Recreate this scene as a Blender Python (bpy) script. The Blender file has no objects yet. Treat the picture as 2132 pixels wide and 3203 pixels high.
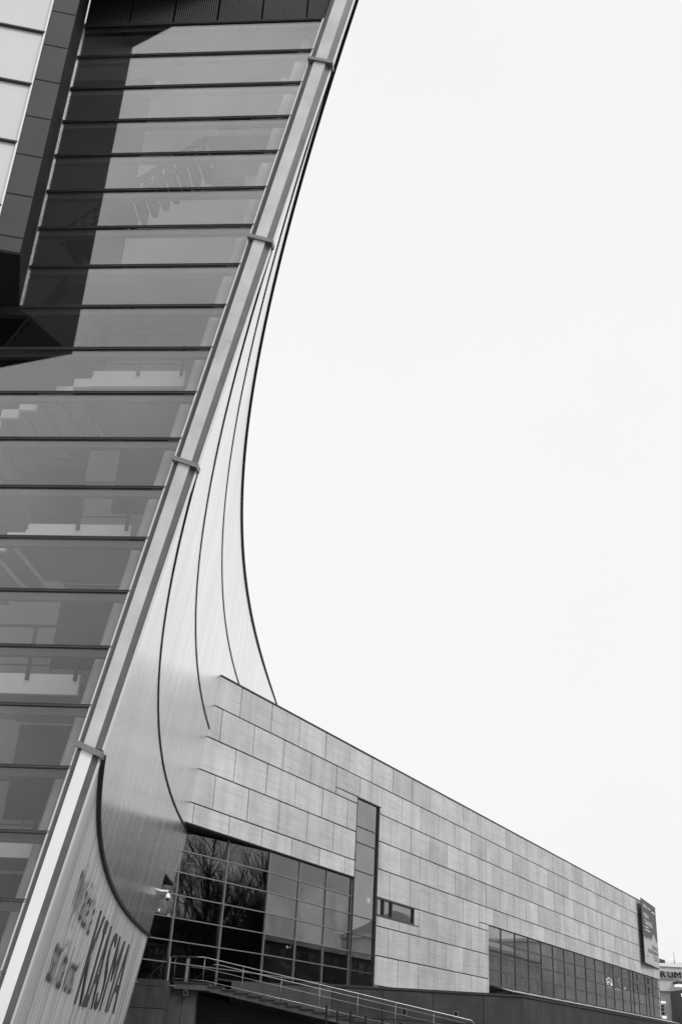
import bpy, bmesh, math, random
from mathutils import Vector, Matrix
random.seed(7)
scene = bpy.context.scene
col = scene.collection
K = 1.3            # plan units to metres
EYE = 1.6
GZ = -EYE / K      # ground level in plan units (0 = eye level)

# ------------------------------------------------------------------ camera
cam_d = bpy.data.cameras.new('camera')
cam = bpy.data.objects.new('camera', cam_d)
col.objects.link(cam)
cam_d.sensor_fit = 'VERTICAL'
cam_d.sensor_height = 36.0
cam_d.lens = 37.526
cam_d.clip_start = 0.1
cam_d.clip_end = 3000
cam.matrix_world = Matrix(((0.998362, -0.057207, 0.0, 0.0), (-0.025477, -0.444615, -0.895359, 0.0),
                           (0.051221, 0.893893, -0.445345, EYE), (0, 0, 0, 1)))
scene.camera = cam

# ------------------------------------------------------------------ sky, sun, exposure
SUN_EL, SUN_AZ = 42.0, 138.0        # degrees; azimuth clockwise from +Y
world = bpy.data.worlds.new('World')
scene.world = world
world.use_nodes = True
wn, wl = world.node_tree.nodes, world.node_tree.links
for n_ in list(wn): wn.remove(n_)
w_out = wn.new('ShaderNodeOutputWorld')
w_bg = wn.new('ShaderNodeBackground')
w_sky = wn.new('ShaderNodeTexSky')
w_sky.sky_type = 'NISHITA'
w_sky.sun_disc = False
w_sky.sun_elevation = math.radians(SUN_EL)
w_sky.sun_rotation = math.radians(SUN_AZ)
w_sky.air_density = 1.0
w_sky.dust_density = 8.0
w_bw = wn.new('ShaderNodeRGBToBW')
w_tc = wn.new('ShaderNodeTexCoord')
w_no = wn.new('ShaderNodeTexNoise')
w_no.inputs['Scale'].default_value = 1.6
w_no.inputs['Detail'].default_value = 4
w_cl = wn.new('ShaderNodeMapRange')          # soft even cloud sheet
w_cl.inputs['From Min'].default_value = 0.3
w_cl.inputs['From Max'].default_value = 0.7
w_cl.inputs['To Min'].default_value = 8.75
w_cl.inputs['To Max'].default_value = 9.15
w_add = wn.new('ShaderNodeMath'); w_add.operation = 'MULTIPLY_ADD'
w_add.inputs[1].default_value = 0.16
wl.new(w_tc.outputs['Generated'], w_no.inputs['Vector'])
wl.new(w_no.outputs['Fac'], w_cl.inputs['Value'])
wl.new(w_sky.outputs['Color'], w_bw.inputs['Color'])
wl.new(w_bw.outputs['Val'], w_add.inputs[0])
wl.new(w_cl.outputs['Result'], w_add.inputs[2])
wl.new(w_add.outputs[0], w_bg.inputs['Color'])
w_bg.inputs['Strength'].default_value = 0.10
wl.new(w_bg.outputs['Background'], w_out.inputs['Surface'])

sun_d = bpy.data.lights.new('sun', 'SUN')
sun_d.energy = 1.5
sun_d.angle = math.radians(25)
sun = bpy.data.objects.new('sun', sun_d)
col.objects.link(sun)
a_, e_ = math.radians(SUN_AZ), math.radians(SUN_EL)
to_sun = Vector((math.sin(a_) * math.cos(e_), math.cos(a_) * math.cos(e_), math.sin(e_)))
sun.rotation_euler = to_sun.to_track_quat('Z', 'Y').to_euler()
sun.location = (0, 0, 60)

vs = scene.view_settings
vs.view_transform = 'Standard'
vs.look = 'None'
vs.exposure = 0.0
vs.gamma = 1.0
vs.use_curve_mapping = False
scene.cycles.max_bounces = 10
scene.cycles.transparent_max_bounces = 24
scene.cycles.use_denoising = True

# ------------------------------------------------------------------ materials (the photograph is monochrome)
MATS = {}
def mat(name, base, rough=0.6, metal=0.0, var=0.0, scale=1.0, stretch=(1, 1, 1), bump=0.0, rand=0.0,
        streak=0.0, spots=0.0, emit=0.0, spec=0.5):
    """Grey principled material; var/scale/stretch give a world-space mottling, rand a per-piece tone."""
    m = bpy.data.materials.new(name); m.use_nodes = True
    nt = m.node_tree; nd, lk = nt.nodes, nt.links
    b = nd['Principled BSDF']
    b.inputs['Roughness'].default_value = rough
    b.inputs['Metallic'].default_value = metal
    b.inputs['Specular IOR Level'].default_value = spec
    b.inputs['Base Color'].default_value = (base, base, base, 1)
    if emit:
        b.inputs['Emission Color'].default_value = (1, 1, 1, 1)
        b.inputs['Emission Strength'].default_value = emit
    val = None
    geo = nd.new('ShaderNodeNewGeometry')
    def noise(sc, st, detail=5, rough_=0.55):
        mp = nd.new('ShaderNodeMapping'); mp.inputs['Scale'].default_value = st
        no = nd.new('ShaderNodeTexNoise'); no.inputs['Scale'].default_value = sc
        no.inputs['Detail'].default_value = detail; no.inputs['Roughness'].default_value = rough_
        lk.new(geo.outputs['Position'], mp.inputs['Vector']); lk.new(mp.outputs['Vector'], no.inputs['Vector'])
        return no.outputs['Fac']
    def rng(src, a, b_, c, d):
        r = nd.new('ShaderNodeMapRange'); r.inputs['From Min'].default_value = a; r.inputs['From Max'].default_value = b_
        r.inputs['To Min'].default_value = c; r.inputs['To Max'].default_value = d
        lk.new(src, r.inputs['Value']); return r.outputs['Result']
    def mul(x, y):
        q = nd.new('ShaderNodeMath'); q.operation = 'MULTIPLY'
        lk.new(x, q.inputs[0])
        if isinstance(y, float): q.inputs[1].default_value = y
        else: lk.new(y, q.inputs[1])
        return q.outputs[0]
    fac = None
    if var:
        fac = rng(noise(scale, stretch), 0.3, 0.7, 1 - var, 1 + var)
    if streak:
        s_ = rng(noise(scale * 2.2, (1, 1, 0.06)), 0.42, 0.75, 1.0, 1 - streak)
        fac = mul(fac, s_) if fac else s_
        s2 = rng(noise(scale * 5.0, (0.12, 0.12, 3.0), 3), 0.4, 0.7, 1.0, 1 - streak * 0.7)
        fac = mul(fac, s2)
    if spots:
        vo = nd.new('ShaderNodeTexVoronoi'); vo.inputs['Scale'].default_value = 1.9
        lk.new(geo.outputs['Position'], vo.inputs['Vector'])
        s3 = rng(vo.outputs['Distance'], 0.06, 0.11, 1 - spots, 1.0)
        fac = mul(fac, s3) if fac else s3
    if rand:
        oi = nd.new('ShaderNodeObjectInfo')
        s4 = rng(oi.outputs['Random'], 0, 1, 1 - rand, 1 + rand)
        fac = mul(fac, s4) if fac else s4
    if fac:
        v = mul(fac, float(base))
        lk.new(v, b.inputs['Base Color'])
    if bump:
        bp = nd.new('ShaderNodeBump'); bp.inputs['Strength'].default_value = bump; bp.inputs['Distance'].default_value = 0.02
        lk.new(noise(scale * 6, stretch, 6), bp.inputs['Height']); lk.new(bp.outputs['Normal'], b.inputs['Normal'])
    MATS[name] = m
    return m

def glass(name, ior, tint, extra=0.0, rough=0.0, coat=0.0):
    m = bpy.data.materials.new(name); m.use_nodes = True
    nt = m.node_tree; nd, lk = nt.nodes, nt.links
    for n_ in list(nd): nd.remove(n_)
    o = nd.new('ShaderNodeOutputMaterial'); mx = nd.new('ShaderNodeMixShader')
    t = nd.new('ShaderNodeBsdfTransparent'); t.inputs['Color'].default_value = (tint, tint, tint, 1)
    g = nd.new('ShaderNodeBsdfGlossy'); g.inputs['Roughness'].default_value = rough; g.inputs['Color'].default_value = (1, 1, 1, 1)
    fr = nd.new('ShaderNodeFresnel'); fr.inputs['IOR'].default_value = ior
    ad = nd.new('ShaderNodeMath'); ad.operation = 'ADD'; ad.use_clamp = True; ad.inputs[1].default_value = extra
    geo = nd.new('ShaderNodeNewGeometry')
    no = nd.new('ShaderNodeTexNoise'); no.inputs['Scale'].default_value = 0.35; no.inputs['Detail'].default_value = 1
    bp = nd.new('ShaderNodeBump'); bp.inputs['Strength'].default_value = 0.06; bp.inputs['Distance'].default_value = 0.05
    lk.new(geo.outputs['Position'], no.inputs['Vector']); lk.new(no.outputs['Fac'], bp.inputs['Height'])
    lk.new(bp.outputs['Normal'], g.inputs['Normal'])
    if coat:      # coated glazing: reflectance climbs with the viewing angle
        lw = nd.new('ShaderNodeLayerWeight'); lw.inputs['Blend'].default_value = 0.5
        ml = nd.new('ShaderNodeMath'); ml.operation = 'MULTIPLY'; ml.inputs[1].default_value = coat
        lk.new(lw.outputs['Facing'], ml.inputs[0]); lk.new(ml.outputs[0], ad.inputs[0])
    else: lk.new(fr.outputs['Fac'], ad.inputs[0])
    n2 = nd.new('ShaderNodeTexNoise'); n2.inputs['Scale'].default_value = 0.5; n2.inputs['Detail'].default_value = 3
    lk.new(geo.outputs['Position'], n2.inputs['Vector'])
    r2 = nd.new('ShaderNodeMapRange'); r2.inputs['From Min'].default_value = 0.3; r2.inputs['From Max'].default_value = 0.7
    r2.inputs['To Min'].default_value = 0.9; r2.inputs['To Max'].default_value = 1.1; lk.new(n2.outputs['Fac'], r2.inputs['Value'])
    oi = nd.new('ShaderNodeObjectInfo'); r3 = nd.new('ShaderNodeMapRange'); r3.inputs['To Min'].default_value = 0.9; r3.inputs['To Max'].default_value = 1.1
    lk.new(oi.outputs['Random'], r3.inputs['Value'])
    m2 = nd.new('ShaderNodeMath'); m2.operation = 'MULTIPLY'; lk.new(r2.outputs['Result'], m2.inputs[0]); lk.new(r3.outputs['Result'], m2.inputs[1])
    m3 = nd.new('ShaderNodeMath'); m3.operation = 'MULTIPLY'; m3.use_clamp = True; lk.new(ad.outputs[0], m3.inputs[0]); lk.new(m2.outputs[0], m3.inputs[1])
    lk.new(m3.outputs[0], mx.inputs['Fac'])
    lk.new(t.outputs[0], mx.inputs[1]); lk.new(g.outputs[0], mx.inputs[2]); lk.new(mx.outputs[0], o.inputs['Surface'])
    MATS[name] = m
    return m

def brushed(name, base, rough, lines, depth, metal=1.0, streak=0.15):
    """Metal sheet with fine lines running up the wall (UV: u along the wall in metres, v up)."""
    m = bpy.data.materials.new(name); m.use_nodes = True
    nt = m.node_tree; nd, lk = nt.nodes, nt.links
    b = nd['Principled BSDF']
    b.inputs['Metallic'].default_value = metal
    uv = nd.new('ShaderNodeUVMap')
    def noise(sx, sy, detail=4):
        mp = nd.new('ShaderNodeMapping'); mp.inputs['Scale'].default_value = (sx, sy, 1)
        no = nd.new('ShaderNodeTexNoise'); no.inputs['Scale'].default_value = 1.0; no.inputs['Detail'].default_value = detail
        lk.new(uv.outputs['UV'], mp.inputs['Vector']); lk.new(mp.outputs['Vector'], no.inputs['Vector']); return no.outputs['Fac']
    def rng(src, a, b_, c, d):
        r = nd.new('ShaderNodeMapRange'); r.inputs['From Min'].default_value = a; r.inputs['From Max'].default_value = b_
        r.inputs['To Min'].default_value = c; r.inputs['To Max'].default_value = d
        lk.new(src, r.inputs['Value']); return r.outputs['Result']
    def mul(x, y):
        q = nd.new('ShaderNodeMath'); q.operation = 'MULTIPLY'; lk.new(x, q.inputs[0])
        if isinstance(y, float): q.inputs[1].default_value = y
        else: lk.new(y, q.inputs[1])
        return q.outputs[0]
    l1 = rng(noise(lines, 0.02, 3), 0.30, 0.62, 1 - streak, 1.0)       # thin dark runs
    l2 = rng(noise(lines * 0.25, 0.05, 3), 0.35, 0.65, 1 - streak * 0.7, 1.0)
    l3 = rng(noise(0.3, 0.25, 5), 0.3, 0.7, 0.92, 1.04)
    l4 = rng(noise(lines * 2.3, 0.012, 1), 0.62, 0.66, 1.0, 1 - streak * 1.2)
    def thin(src, wd, lo):
        a_ = nd.new('ShaderNodeMath'); a_.operation = 'SUBTRACT'; a_.inputs[1].default_value = 0.5; lk.new(src, a_.inputs[0])
        c_ = nd.new('ShaderNodeMath'); c_.operation = 'ABSOLUTE'; lk.new(a_.outputs[0], c_.inputs[0])
        return rng(c_.outputs[0], 0.0, wd, lo, 1.0)
    l5 = thin(noise(lines * 0.22, 0.004, 2), 0.012, 1 - streak * 2.2)
    l6 = thin(noise(lines * 0.5, 0.006, 1), 0.010, 1 - streak * 1.5)
    lk.new(mul(mul(mul(mul(mul(mul(l1, l2), l3), l4), l5), l6), float(base)), b.inputs['Base Color'])
    lk.new(rng(noise(lines * 0.6, 0.05), 0.3, 0.7, rough * 0.8, rough * 1.2), b.inputs['Roughness'])
    bp = nd.new('ShaderNodeBump'); bp.inputs['Strength'].default_value = 0.3; bp.inputs['Distance'].default_value = depth
    lk.new(noise(lines, 0.02, 3), bp.inputs['Height']); lk.new(bp.outputs['Normal'], b.inputs['Normal'])
    MATS[name] = m
    return m

mat('stone', 0.53, 0.8, var=0.12, scale=0.55, streak=0.20, spots=0.4, rand=0.11, bump=0.3)
mat('joint', 0.02, 0.9)
mat('black', 0.012, 0.7, spec=0.2)
mat('dark_metal', 0.05, 0.45, metal=0.3, var=0.15, scale=2)
mat('mid_metal', 0.20, 0.4, metal=0.5, var=0.1, scale=2)
mat('rail_steel', 0.33, 0.28, metal=1.0)
mat('mullion_steel', 0.26, 0.4, metal=0.6)
mat('trim_face', 0.54, 0.5, metal=0.15, var=0.16, scale=1.6, spots=0.15, bump=0.15)
mat('trim_white', 0.86, 0.5, var=0.04, scale=0.8)
mat('trim_flange_shaded', 0.13, 0.5, metal=0.3, var=0.15, scale=3)  # same cladding as the face; shade of the splayed sides put into the colour
mat('trim_light', 0.75, 0.35, metal=0.3)
mat('bay_panel', 0.05, 0.55, metal=0.2, var=0.1, scale=1.5, rand=0.08)
mat('bay_dark', 0.012, 0.6, var=0.2, scale=1, spec=0.12)
mat('white_glass', 0.62, 0.12, var=0.03, scale=0.3)
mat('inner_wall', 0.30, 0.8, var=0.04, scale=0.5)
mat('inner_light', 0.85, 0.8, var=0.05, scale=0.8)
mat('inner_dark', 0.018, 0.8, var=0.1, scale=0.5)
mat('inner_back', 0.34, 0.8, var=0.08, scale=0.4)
mat('inner_gallery', 0.62, 0.8, var=0.04, scale=0.5)
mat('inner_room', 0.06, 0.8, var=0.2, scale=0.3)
mat('column', 0.5, 0.7, var=0.06, scale=1.5)
mat('granite_dark', 0.05, 0.6, var=0.25, scale=1.2, streak=0.3, rand=0.1, spec=0.3)
mat('concrete_grey', 0.075, 0.8, var=0.2, scale=1.0, streak=0.25, bump=0.2, rand=0.05)
mat('concrete_dark', 0.035, 0.85, var=0.25, scale=1.0, streak=0.3)
mat('coping_black', 0.02, 0.5)
mat('lettering', 0.035, 0.6)
mat('lettering_thin', 0.03, 0.6)
mat('banner_dark', 0.07, 0.6, var=0.06, scale=0.8)
mat('banner_light', 0.45, 0.6, var=0.05, scale=0.8)
mat('print_white', 0.8, 0.6)
mat('print_dark', 0.09, 0.6)
mat('plastic_white', 0.8, 0.35)
mat('bark', 0.035, 0.9, var=0.3, scale=3)
mat('lamp', 0.8, 0.5, emit=9.0)
mat('lamp_soft', 0.8, 0.5, emit=0.75)
mat('neon', 0.8, 0.5, emit=6.0)
mat('neon_faint', 0.8, 0.4, emit=0.5)  # weak emission, so this tube glows faintly
mat('paving', 0.20, 0.85, var=0.15, scale=0.4, bump=0.2)
mat('render_pale', 0.55, 0.8, var=0.08, scale=0.3, streak=0.08)
mat('render_mid', 0.62, 0.8, var=0.1, scale=0.3, streak=0.1)
mat('render_dark', 0.06, 0.8, var=0.15, scale=0.3)
mat('window_soft', 0.40, 0.3)
mat('window_dark', 0.03, 0.15)
mat('roof_dark', 0.05, 0.7)
mat('paper_a', 0.7, 0.8); mat('paper_b', 0.35, 0.8); mat('paper_c', 0.12, 0.8)
glass('facade_glass', 1.75, 0.93, extra=0.012, coat=0.54)
glass('skylight_glass', 1.45, 0.9)
glass('grid_glass', 1.62, 0.6, extra=0.028)
glass('ribbon_glass', 1.62, 0.55, extra=0.13)
brushed('aluminium', 0.92, 0.24, 8.0, 0.004, 0.9, 0.11)
brushed('aluminium_weathered', 0.74, 0.5, 5.0, 0.02, 0.25, 0.28)

# louvre: dark sheet with fine upright ribs
def ribbed(name, base, freq):
    m = mat(name, base, 0.5, metal=0.3)
    nd, lk = m.node_tree.nodes, m.node_tree.links
    g = nd.new('ShaderNodeNewGeometry'); w = nd.new('ShaderNodeTexWave'); w.bands_direction = 'X'
    w.inputs['Scale'].default_value = freq; w.inputs['Distortion'].default_value = 0
    bp = nd.new('ShaderNodeBump'); bp.inputs['Distance'].default_value = 0.03; bp.inputs['Strength'].default_value = 0.9
    lk.new(g.outputs['Position'], w.inputs['Vector']); lk.new(w.outputs['Fac'], bp.inputs['Height'])
    lk.new(bp.outputs['Normal'], nd['Principled BSDF'].inputs['Normal'])
ribbed('louvre', 0.014, 6.5)

# ------------------------------------------------------------------ helpers
def T(x, y, z): return Vector((K * x, K * y, K * z + EYE))
def tag(o, label=None, cat=None, group=None, kind=None):
    if label: o['label'] = label
    if cat: o['category'] = cat
    if group: o['group'] = group
    if kind: o['kind'] = kind
    return o
def empty(name, loc, label=None, cat=None, group=None):
    o = bpy.data.objects.new(name, None); col.objects.link(o); o.location = loc
    o.empty_display_size = 0.5
    return tag(o, label, cat, group)
def wloc(o):
    p = Vector((0, 0, 0))
    while o is not None:
        p = p + o.location; o = o.parent
    return p
def mesh(name, verts, faces, m, parent=None, uvs=None, smooth=False, mats=None, fm=None):
    """One mesh object, vertices given in world metres; its origin goes to its centre."""
    c = Vector((0, 0, 0))
    for v in verts: c += Vector(v)
    c /= len(verts)
    me = bpy.data.meshes.new(name)
    me.from_pydata([tuple(Vector(v) - c) for v in verts], [], faces)
    for q in (mats or [m]): me.materials.append(MATS[q])
    if fm: me.polygons.foreach_set('material_index', fm)
    if uvs:
        ul = me.uv_layers.new(name='UVMap')
        for l in me.loops: ul.data[l.index].uv = uvs[l.vertex_index]
    if smooth: me.polygons.foreach_set('use_smooth', [True] * len(me.polygons))
    bm = bmesh.new(); bm.from_mesh(me); bmesh.ops.recalc_face_normals(bm, faces=bm.faces); bm.to_mesh(me); bm.free()
    me.update()
    o = bpy.data.objects.new(name, me); col.objects.link(o)
    if parent is not None:
        o.parent = parent; o.location = c - wloc(parent)
    else: o.location = c
    return o
BOXF = [(0, 3, 2, 1), (4, 5, 6, 7), (0, 1, 5, 4), (1, 2, 6, 5), (2, 3, 7, 6), (3, 0, 4, 7)]
class Geo:
    """Collects boxes, prisms and tubes that form one part."""
    def __init__(s): s.v, s.f = [], []
    def add(s, v, f):
        n = len(s.v); s.v += [Vector(p) for p in v]; s.f += [tuple(i + n for i in q) for q in f]; return s
    def hexa(s, p): return s.add(p, BOXF)
    def prism(s, a, b):
        n = len(a)
        f = [tuple(range(n))[::-1], tuple(range(n, 2 * n))] + [(i, (i + 1) % n, n + (i + 1) % n, n + i) for i in range(n)]
        return s.add(list(a) + list(b), f)
    def tube(s, path, r, n=8, r1=None):
        path = [Vector(p) for p in path]; m_ = len(path); vv, ff = [], []
        for i, p in enumerate(path):
            d = (path[min(i + 1, m_ - 1)] - path[max(i - 1, 0)]).normalized()
            up = Vector((0, 0, 1)) if abs(d.z) < 0.95 else Vector((1, 0, 0))
            a = d.cross(up).normalized(); b = a.cross(d).normalized()
            rr = r if r1 is None else r + (r1 - r) * i / max(1, m_ - 1)
            for k in range(n):
                t = 2 * math.pi * k / n
                vv.append(p + a * (rr * math.cos(t)) + b * (rr * math.sin(t)))
        for i in range(m_ - 1):
            for k in range(n):
                ff.append((i * n + k, i * n + (k + 1) % n, (i + 1) * n + (k + 1) % n, (i + 1) * n + k))
        ff.append(tuple(range(n))[::-1]); ff.append(tuple((m_ - 1) * n + k for k in range(n)))
        return s.add(vv, ff)
    def build(s, name, m, parent=None, smooth=False): return mesh(name, s.v, s.f, m, parent, smooth=smooth)

# plan frames: glass facade (f along, z up, d towards the viewer) and stone wing (s along, z up, d outwards)
def fpt(f, z, d=0.0): return T(-2.734 + 0.99462 * f - 0.10358 * d, 12.9735 - 0.10358 * f - 0.99462 * d, z)
def spt(s, z, d=0.0): return T(-4.5827 + 0.48578 * s + 0.87408 * d, 41.4612 + 0.87408 * s - 0.48578 * d, z)
def lpt(x, z, y): return T(x, y, z)          # frontal frame: x across, z up, y away
def bx(fr, a0, a1, z0, z1, d0, d1):
    return [fr(a0, z0, d0), fr(a1, z0, d0), fr(a1, z0, d1), fr(a0, z0, d1), fr(a0, z1, d0), fr(a1, z1, d0), fr(a1, z1, d1), fr(a0, z1, d1)]
def box(name, fr, a0, a1, z0, z1, d0, d1, m, parent=None):
    return mesh(name, bx(fr, a0, a1, z0, z1, d0, d1), BOXF, m, parent)
def quadslab(name, fr, pts, d0, d1, m, parent=None):
    """Polygon pts [(a,z)..] in a frame, between depths d0 and d1."""
    return Geo().prism([fr(a, z, d0) for a, z in pts], [fr(a, z, d1) for a, z in pts]).build(name, m, parent)
def chamfer_panel(fr, a0, a1, z0, z1, d0, d1, c):
    v = bx(fr, a0, a1, z0, z1, d0, d1 - c)
    fr_ = [fr(a0 + c, z0 + c, d1), fr(a1 - c, z0 + c, d1), fr(a1 - c, z1 - c, d1), fr(a0 + c, z1 - c, d1)]
    # ring at d1-c is indices 3,2,6,7
    f = [(0, 1, 5, 4), (0, 3, 2, 1), (4, 5, 6, 7), (1, 2, 6, 5), (3, 0, 4, 7),
         (8, 9, 10, 11), (3, 2, 9, 8), (2, 6, 10, 9), (6, 7, 11, 10), (7, 3, 8, 11)]
    return v + fr_, f

def text_mesh(s, size=1.0, off=0.0):
    """Flat text as (verts2d, faces), lower-left of its box at 0,0; returns width and height too."""
    cu = bpy.data.curves.new('t', 'FONT'); cu.body = s; cu.size = size; cu.resolution_u = 4; cu.offset = off
    o = bpy.data.objects.new('t', cu); col.objects.link(o)
    dg = bpy.context.evaluated_depsgraph_get(); me = bpy.data.meshes.new_from_object(o.evaluated_get(dg))
    v = [(p.co.x, p.co.y) for p in me.vertices]; f = [tuple(p.vertices) for p in me.polygons]
    bpy.data.objects.remove(o); bpy.data.curves.remove(cu); bpy.data.meshes.remove(me)
    x0 = min(p[0] for p in v); x1 = max(p[0] for p in v); y0 = min(p[1] for p in v); y1 = max(p[1] for p in v)
    return [((x - x0), (y - y0)) for x, y in v], f, x1 - x0, y1 - y0
def text_on(name, s, fn, m, parent, off=0.0, solid=None):
    """fn(u,v) maps text box (0..1, 0..1) to the world; solid is a second map for the back, giving thickness."""
    v, f, w, h = text_mesh(s, off=off)
    a = [fn(x / w, y / h) for x, y in v]
    if solid is None: return mesh(name, a, f, m, parent)
    n = len(a); b = [solid(x / w, y / h) for x, y in v]
    ec = {}
    for q in f:
        for i in range(len(q)):
            e = (q[i], q[(i + 1) % len(q)]); ec[e] = 1
    sides = [(i, j, n + j, n + i) for (i, j) in ec if (j, i) not in ec]
    return mesh(name, a + b, f + [tuple(n + i for i in reversed(q)) for q in f] + sides, m, parent)

# ------------------------------------------------------------------ ground
g_ = mesh('ground', [(-900, -900, 0), (900, -900, 0), (900, 1200, 0), (-900, 1200, 0)], [(0, 1, 2, 3)], 'paving')
tag(g_, kind='structure')

# ================================================================== glass hall with the curved metal wall
hall = empty('museum_hall', fpt(-1.5, GZ), 'tall museum hall with striped glass front and sweeping curved metal side wall', 'building')

# ---- curved wall: measured plan curves, x as a function of distance y and height h
CF = [-3.2487, 1.7648, 0.0096, -5.8055, -1.5337, 0.3207, 3.5318, 2.4462, -1.5955, -1.8463, -0.6026, 1.2596, 1.2456, -0.3183, -0.3551]
def X(y, h):
    t, k = (y - 13) / 30, h / 10
    return sum(CF[i * 3 + j] * t ** i * k ** j for i in range(5) for j in range(3))
def y_start(h): return 12.99 - (h - 2.98) * 0.019
def wpt(y, h, off=0.0): return T(X(y, h) + off, y, h)
GL0, GL1, GREC = -1.6, 5.24, 0.72            # left glass section: recess GREC at s=GL0, flush at GL1
def glass_rec(s): return -0.10 - GREC * max(0.0, (GL1 - s) / (GL1 - GL0))
def y_glass(h):
    lo, hi = 38.0, 46.0
    def side(y):
        x = X(y, h); s = (x + 4.5827) * 0.48578 + (y - 41.4612) * 0.87408; d = (x + 4.5827) * 0.87408 - (y - 41.4612) * 0.48578
        return d - glass_rec(s)
    for _ in range(40):
        m_ = (lo + hi) / 2
        if side(m_) > 0: lo = m_
        else: hi = m_
    return lo
cw = empty('curved_wall', wpt(26, GZ)); cw.parent = hall; cw.location = wpt(26, GZ) - wloc(hall)
def band(name, h0, h1, yend, m, off=0.0, th=0.05, nu=90, nh=6, ydist=1.6):
    v, uv, f = [], [], []
    for side in (0, 1):
        for j in range(nh + 1):
            h = h0 + (h1 - h0) * j / nh; ya, yb = y_start(h), yend(h); L = 0.0; prev = None
            for i in range(nu + 1):
                y = ya + (yb - ya) * (i / nu) ** ydist
                p = wpt(y, h, off - side * th)
                v.append(p); uv.append((K * y, K * h))
    n = (nu + 1) * (nh + 1)
    for j in range(nh):
        for i in range(nu):
            a = j * (nu + 1) + i; b = a + nu + 1
            f.append((a, a + 1, b + 1, b)); f.append((n + a, n + b, n + b + 1, n + a + 1))
    def rim(idx):
        for p, q in zip(idx[:-1], idx[1:]): f.append((p, q, n + q, n + p))
    rim(list(range(nu + 1))); rim([nh * (nu + 1) + i for i in range(nu + 1)])
    rim([j * (nu + 1) for j in range(nh + 1)]); rim([j * (nu + 1) + nu for j in range(nh + 1)])
    return mesh(name, v, f, m, cw, uvs=uv, smooth=False)
HA, HB, HC, HD, HE = 2.97, 6.93, 10.8, 14.6, 18.4
NOTCH = 4.92
far = lambda h: 66.0
gap = 0.038
def smooth_it(o):
    o.data.polygons.foreach_set('use_smooth', [True] * len(o.data.polygons))
    o.data.set_sharp_from_angle(angle=math.radians(40)); return o
smooth_it(band('metal_band', NOTCH, HB - gap, y_glass, 'aluminium'))
smooth_it(band('metal_band', HA + gap, NOTCH, lambda h: 38.8, 'aluminium'))
for a, b in ((HB, HC), (HC, HD), (HD, HE)):
    smooth_it(band('metal_band', a + gap, b - gap, far, 'aluminium'))
# lower wall: upright boards with uneven grooves
def boards():
    v, f, uv, fm = [], [], [], []
    h_lo, h_hi = GZ, HA - 0.04
    rnd = random.Random(3)
    y = 13.02; cols = []
    while y < 38.6:
        w_ = rnd.choice([0.05, 0.07, 0.1, 0.13, 0.2, 0.3]) * (0.8 + 0.5 * rnd.random())
        g = rnd.choice([0.008, 0.01, 0.015, 0.028]); dp = rnd.choice([0.006, 0.012, 0.02, 0.02])
        cols += [(y, 0.0), (min(y + w_, 38.6), 0.0)]
        y += w_
        if y < 38.5: cols += [(y + 0.002, -dp), (y + g, -dp)]
        y += g + 0.002
    nh = 5
    for (yy, o_) in cols:
        for j in range(nh + 1):
            h = h_lo + (h_hi - h_lo) * j / nh
            y2 = yy + (y_start(h) - y_start(2.0)) * max(0, 1 - (yy - 13) / 10)
            v.append(wpt(y2, h, o_)); uv.append((K * yy, K * h))
    n1 = nh + 1
    for i in range(len(cols) - 1):
        for j in range(nh):
            f.append((i * n1 + j, (i + 1) * n1 + j, (i + 1) * n1 + j + 1, i * n1 + j + 1)); fm.append(1 if min(cols[i][1], cols[i + 1][1]) < -0.008 else 0)
    # back and rim give the wall its thickness
    nb = len(v)
    for yy in (13.02, 38.6):
        for h in (h_lo, h_hi): v.append(wpt(yy, h, -0.12)); uv.append((K * yy, K * h))
    L = len(cols) - 1
    f.append(tuple([L * n1 + j for j in range(n1)] + [nb + 3, nb + 2])); fm.append(0)
    return mesh('ribbed_base', v, f, None, cw, uvs=uv, mats=['aluminium_weathered', 'joint'], fm=fm)
rb_ = boards(); rb_['label'] = 'weathered upright ribbed metal cladding carrying the museum lettering'
# dark joint lining behind the bands, and the wall's pale inner lining
def sheet(name, h0, h1, yend, off, th, m, parent=cw, nu=60, nh=8):
    o = band(name, h0, h1, yend, m, off=off, th=th, nu=nu, nh=nh); return o
sheet('joint_lining', GZ, NOTCH - 0.02, lambda h: 38.5, -0.125, 0.03, 'joint')
sheet('joint_lining', NOTCH, HB, lambda h: y_glass(h) - 0.1, -0.06, 0.03, 'joint', nu=90)
sheet('joint_lining', HB, HE, far, -0.06, 0.03, 'joint', nu=90)
sheet('inner_lining', GZ, HE, lambda h: 37.5, -0.22, 0.04, 'inner_wall')
# flashing lips under each seam and the black roof edge
def lip(h, yend, out, ht, m, name='seam_flashing', nu=80):
    v, f = [], []
    prof = [(-0.02, -ht), (out, -ht), (out, 0.0), (-0.02, 0.0)]
    for i in range(nu + 1):
        y = y_start(h) + (yend - y_start(h)) * (i / nu) ** 1.6
        for (o_, z) in prof: v.append(T(X(y, h) + o_, y, h + z))
    for i in range(nu):
        for k in range(4): f.append((i * 4 + k, i * 4 + (k + 1) % 4, (i + 1) * 4 + (k + 1) % 4, (i + 1) * 4 + k))
    f += [(0, 1, 2, 3), tuple(nu * 4 + k for k in (3, 2, 1, 0))]
    return mesh(name, v, f, m, cw)
lip(HA + 0.015, 38.8, 0.05, 0.09, 'black')
for h, ye in ((HB, 43.0), (HC, 45.0), (HD, 60.0)): lip(h + 0.025, ye, 0.018, 0.08, 'black')
lip(HE + 0.05, 66.0, 0.035, 0.10, 'black', 'roof_edge')
lip(HE + 0.13, 66.0, 0.07, 0.03, 'dark_metal', 'roof_edge')
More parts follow.
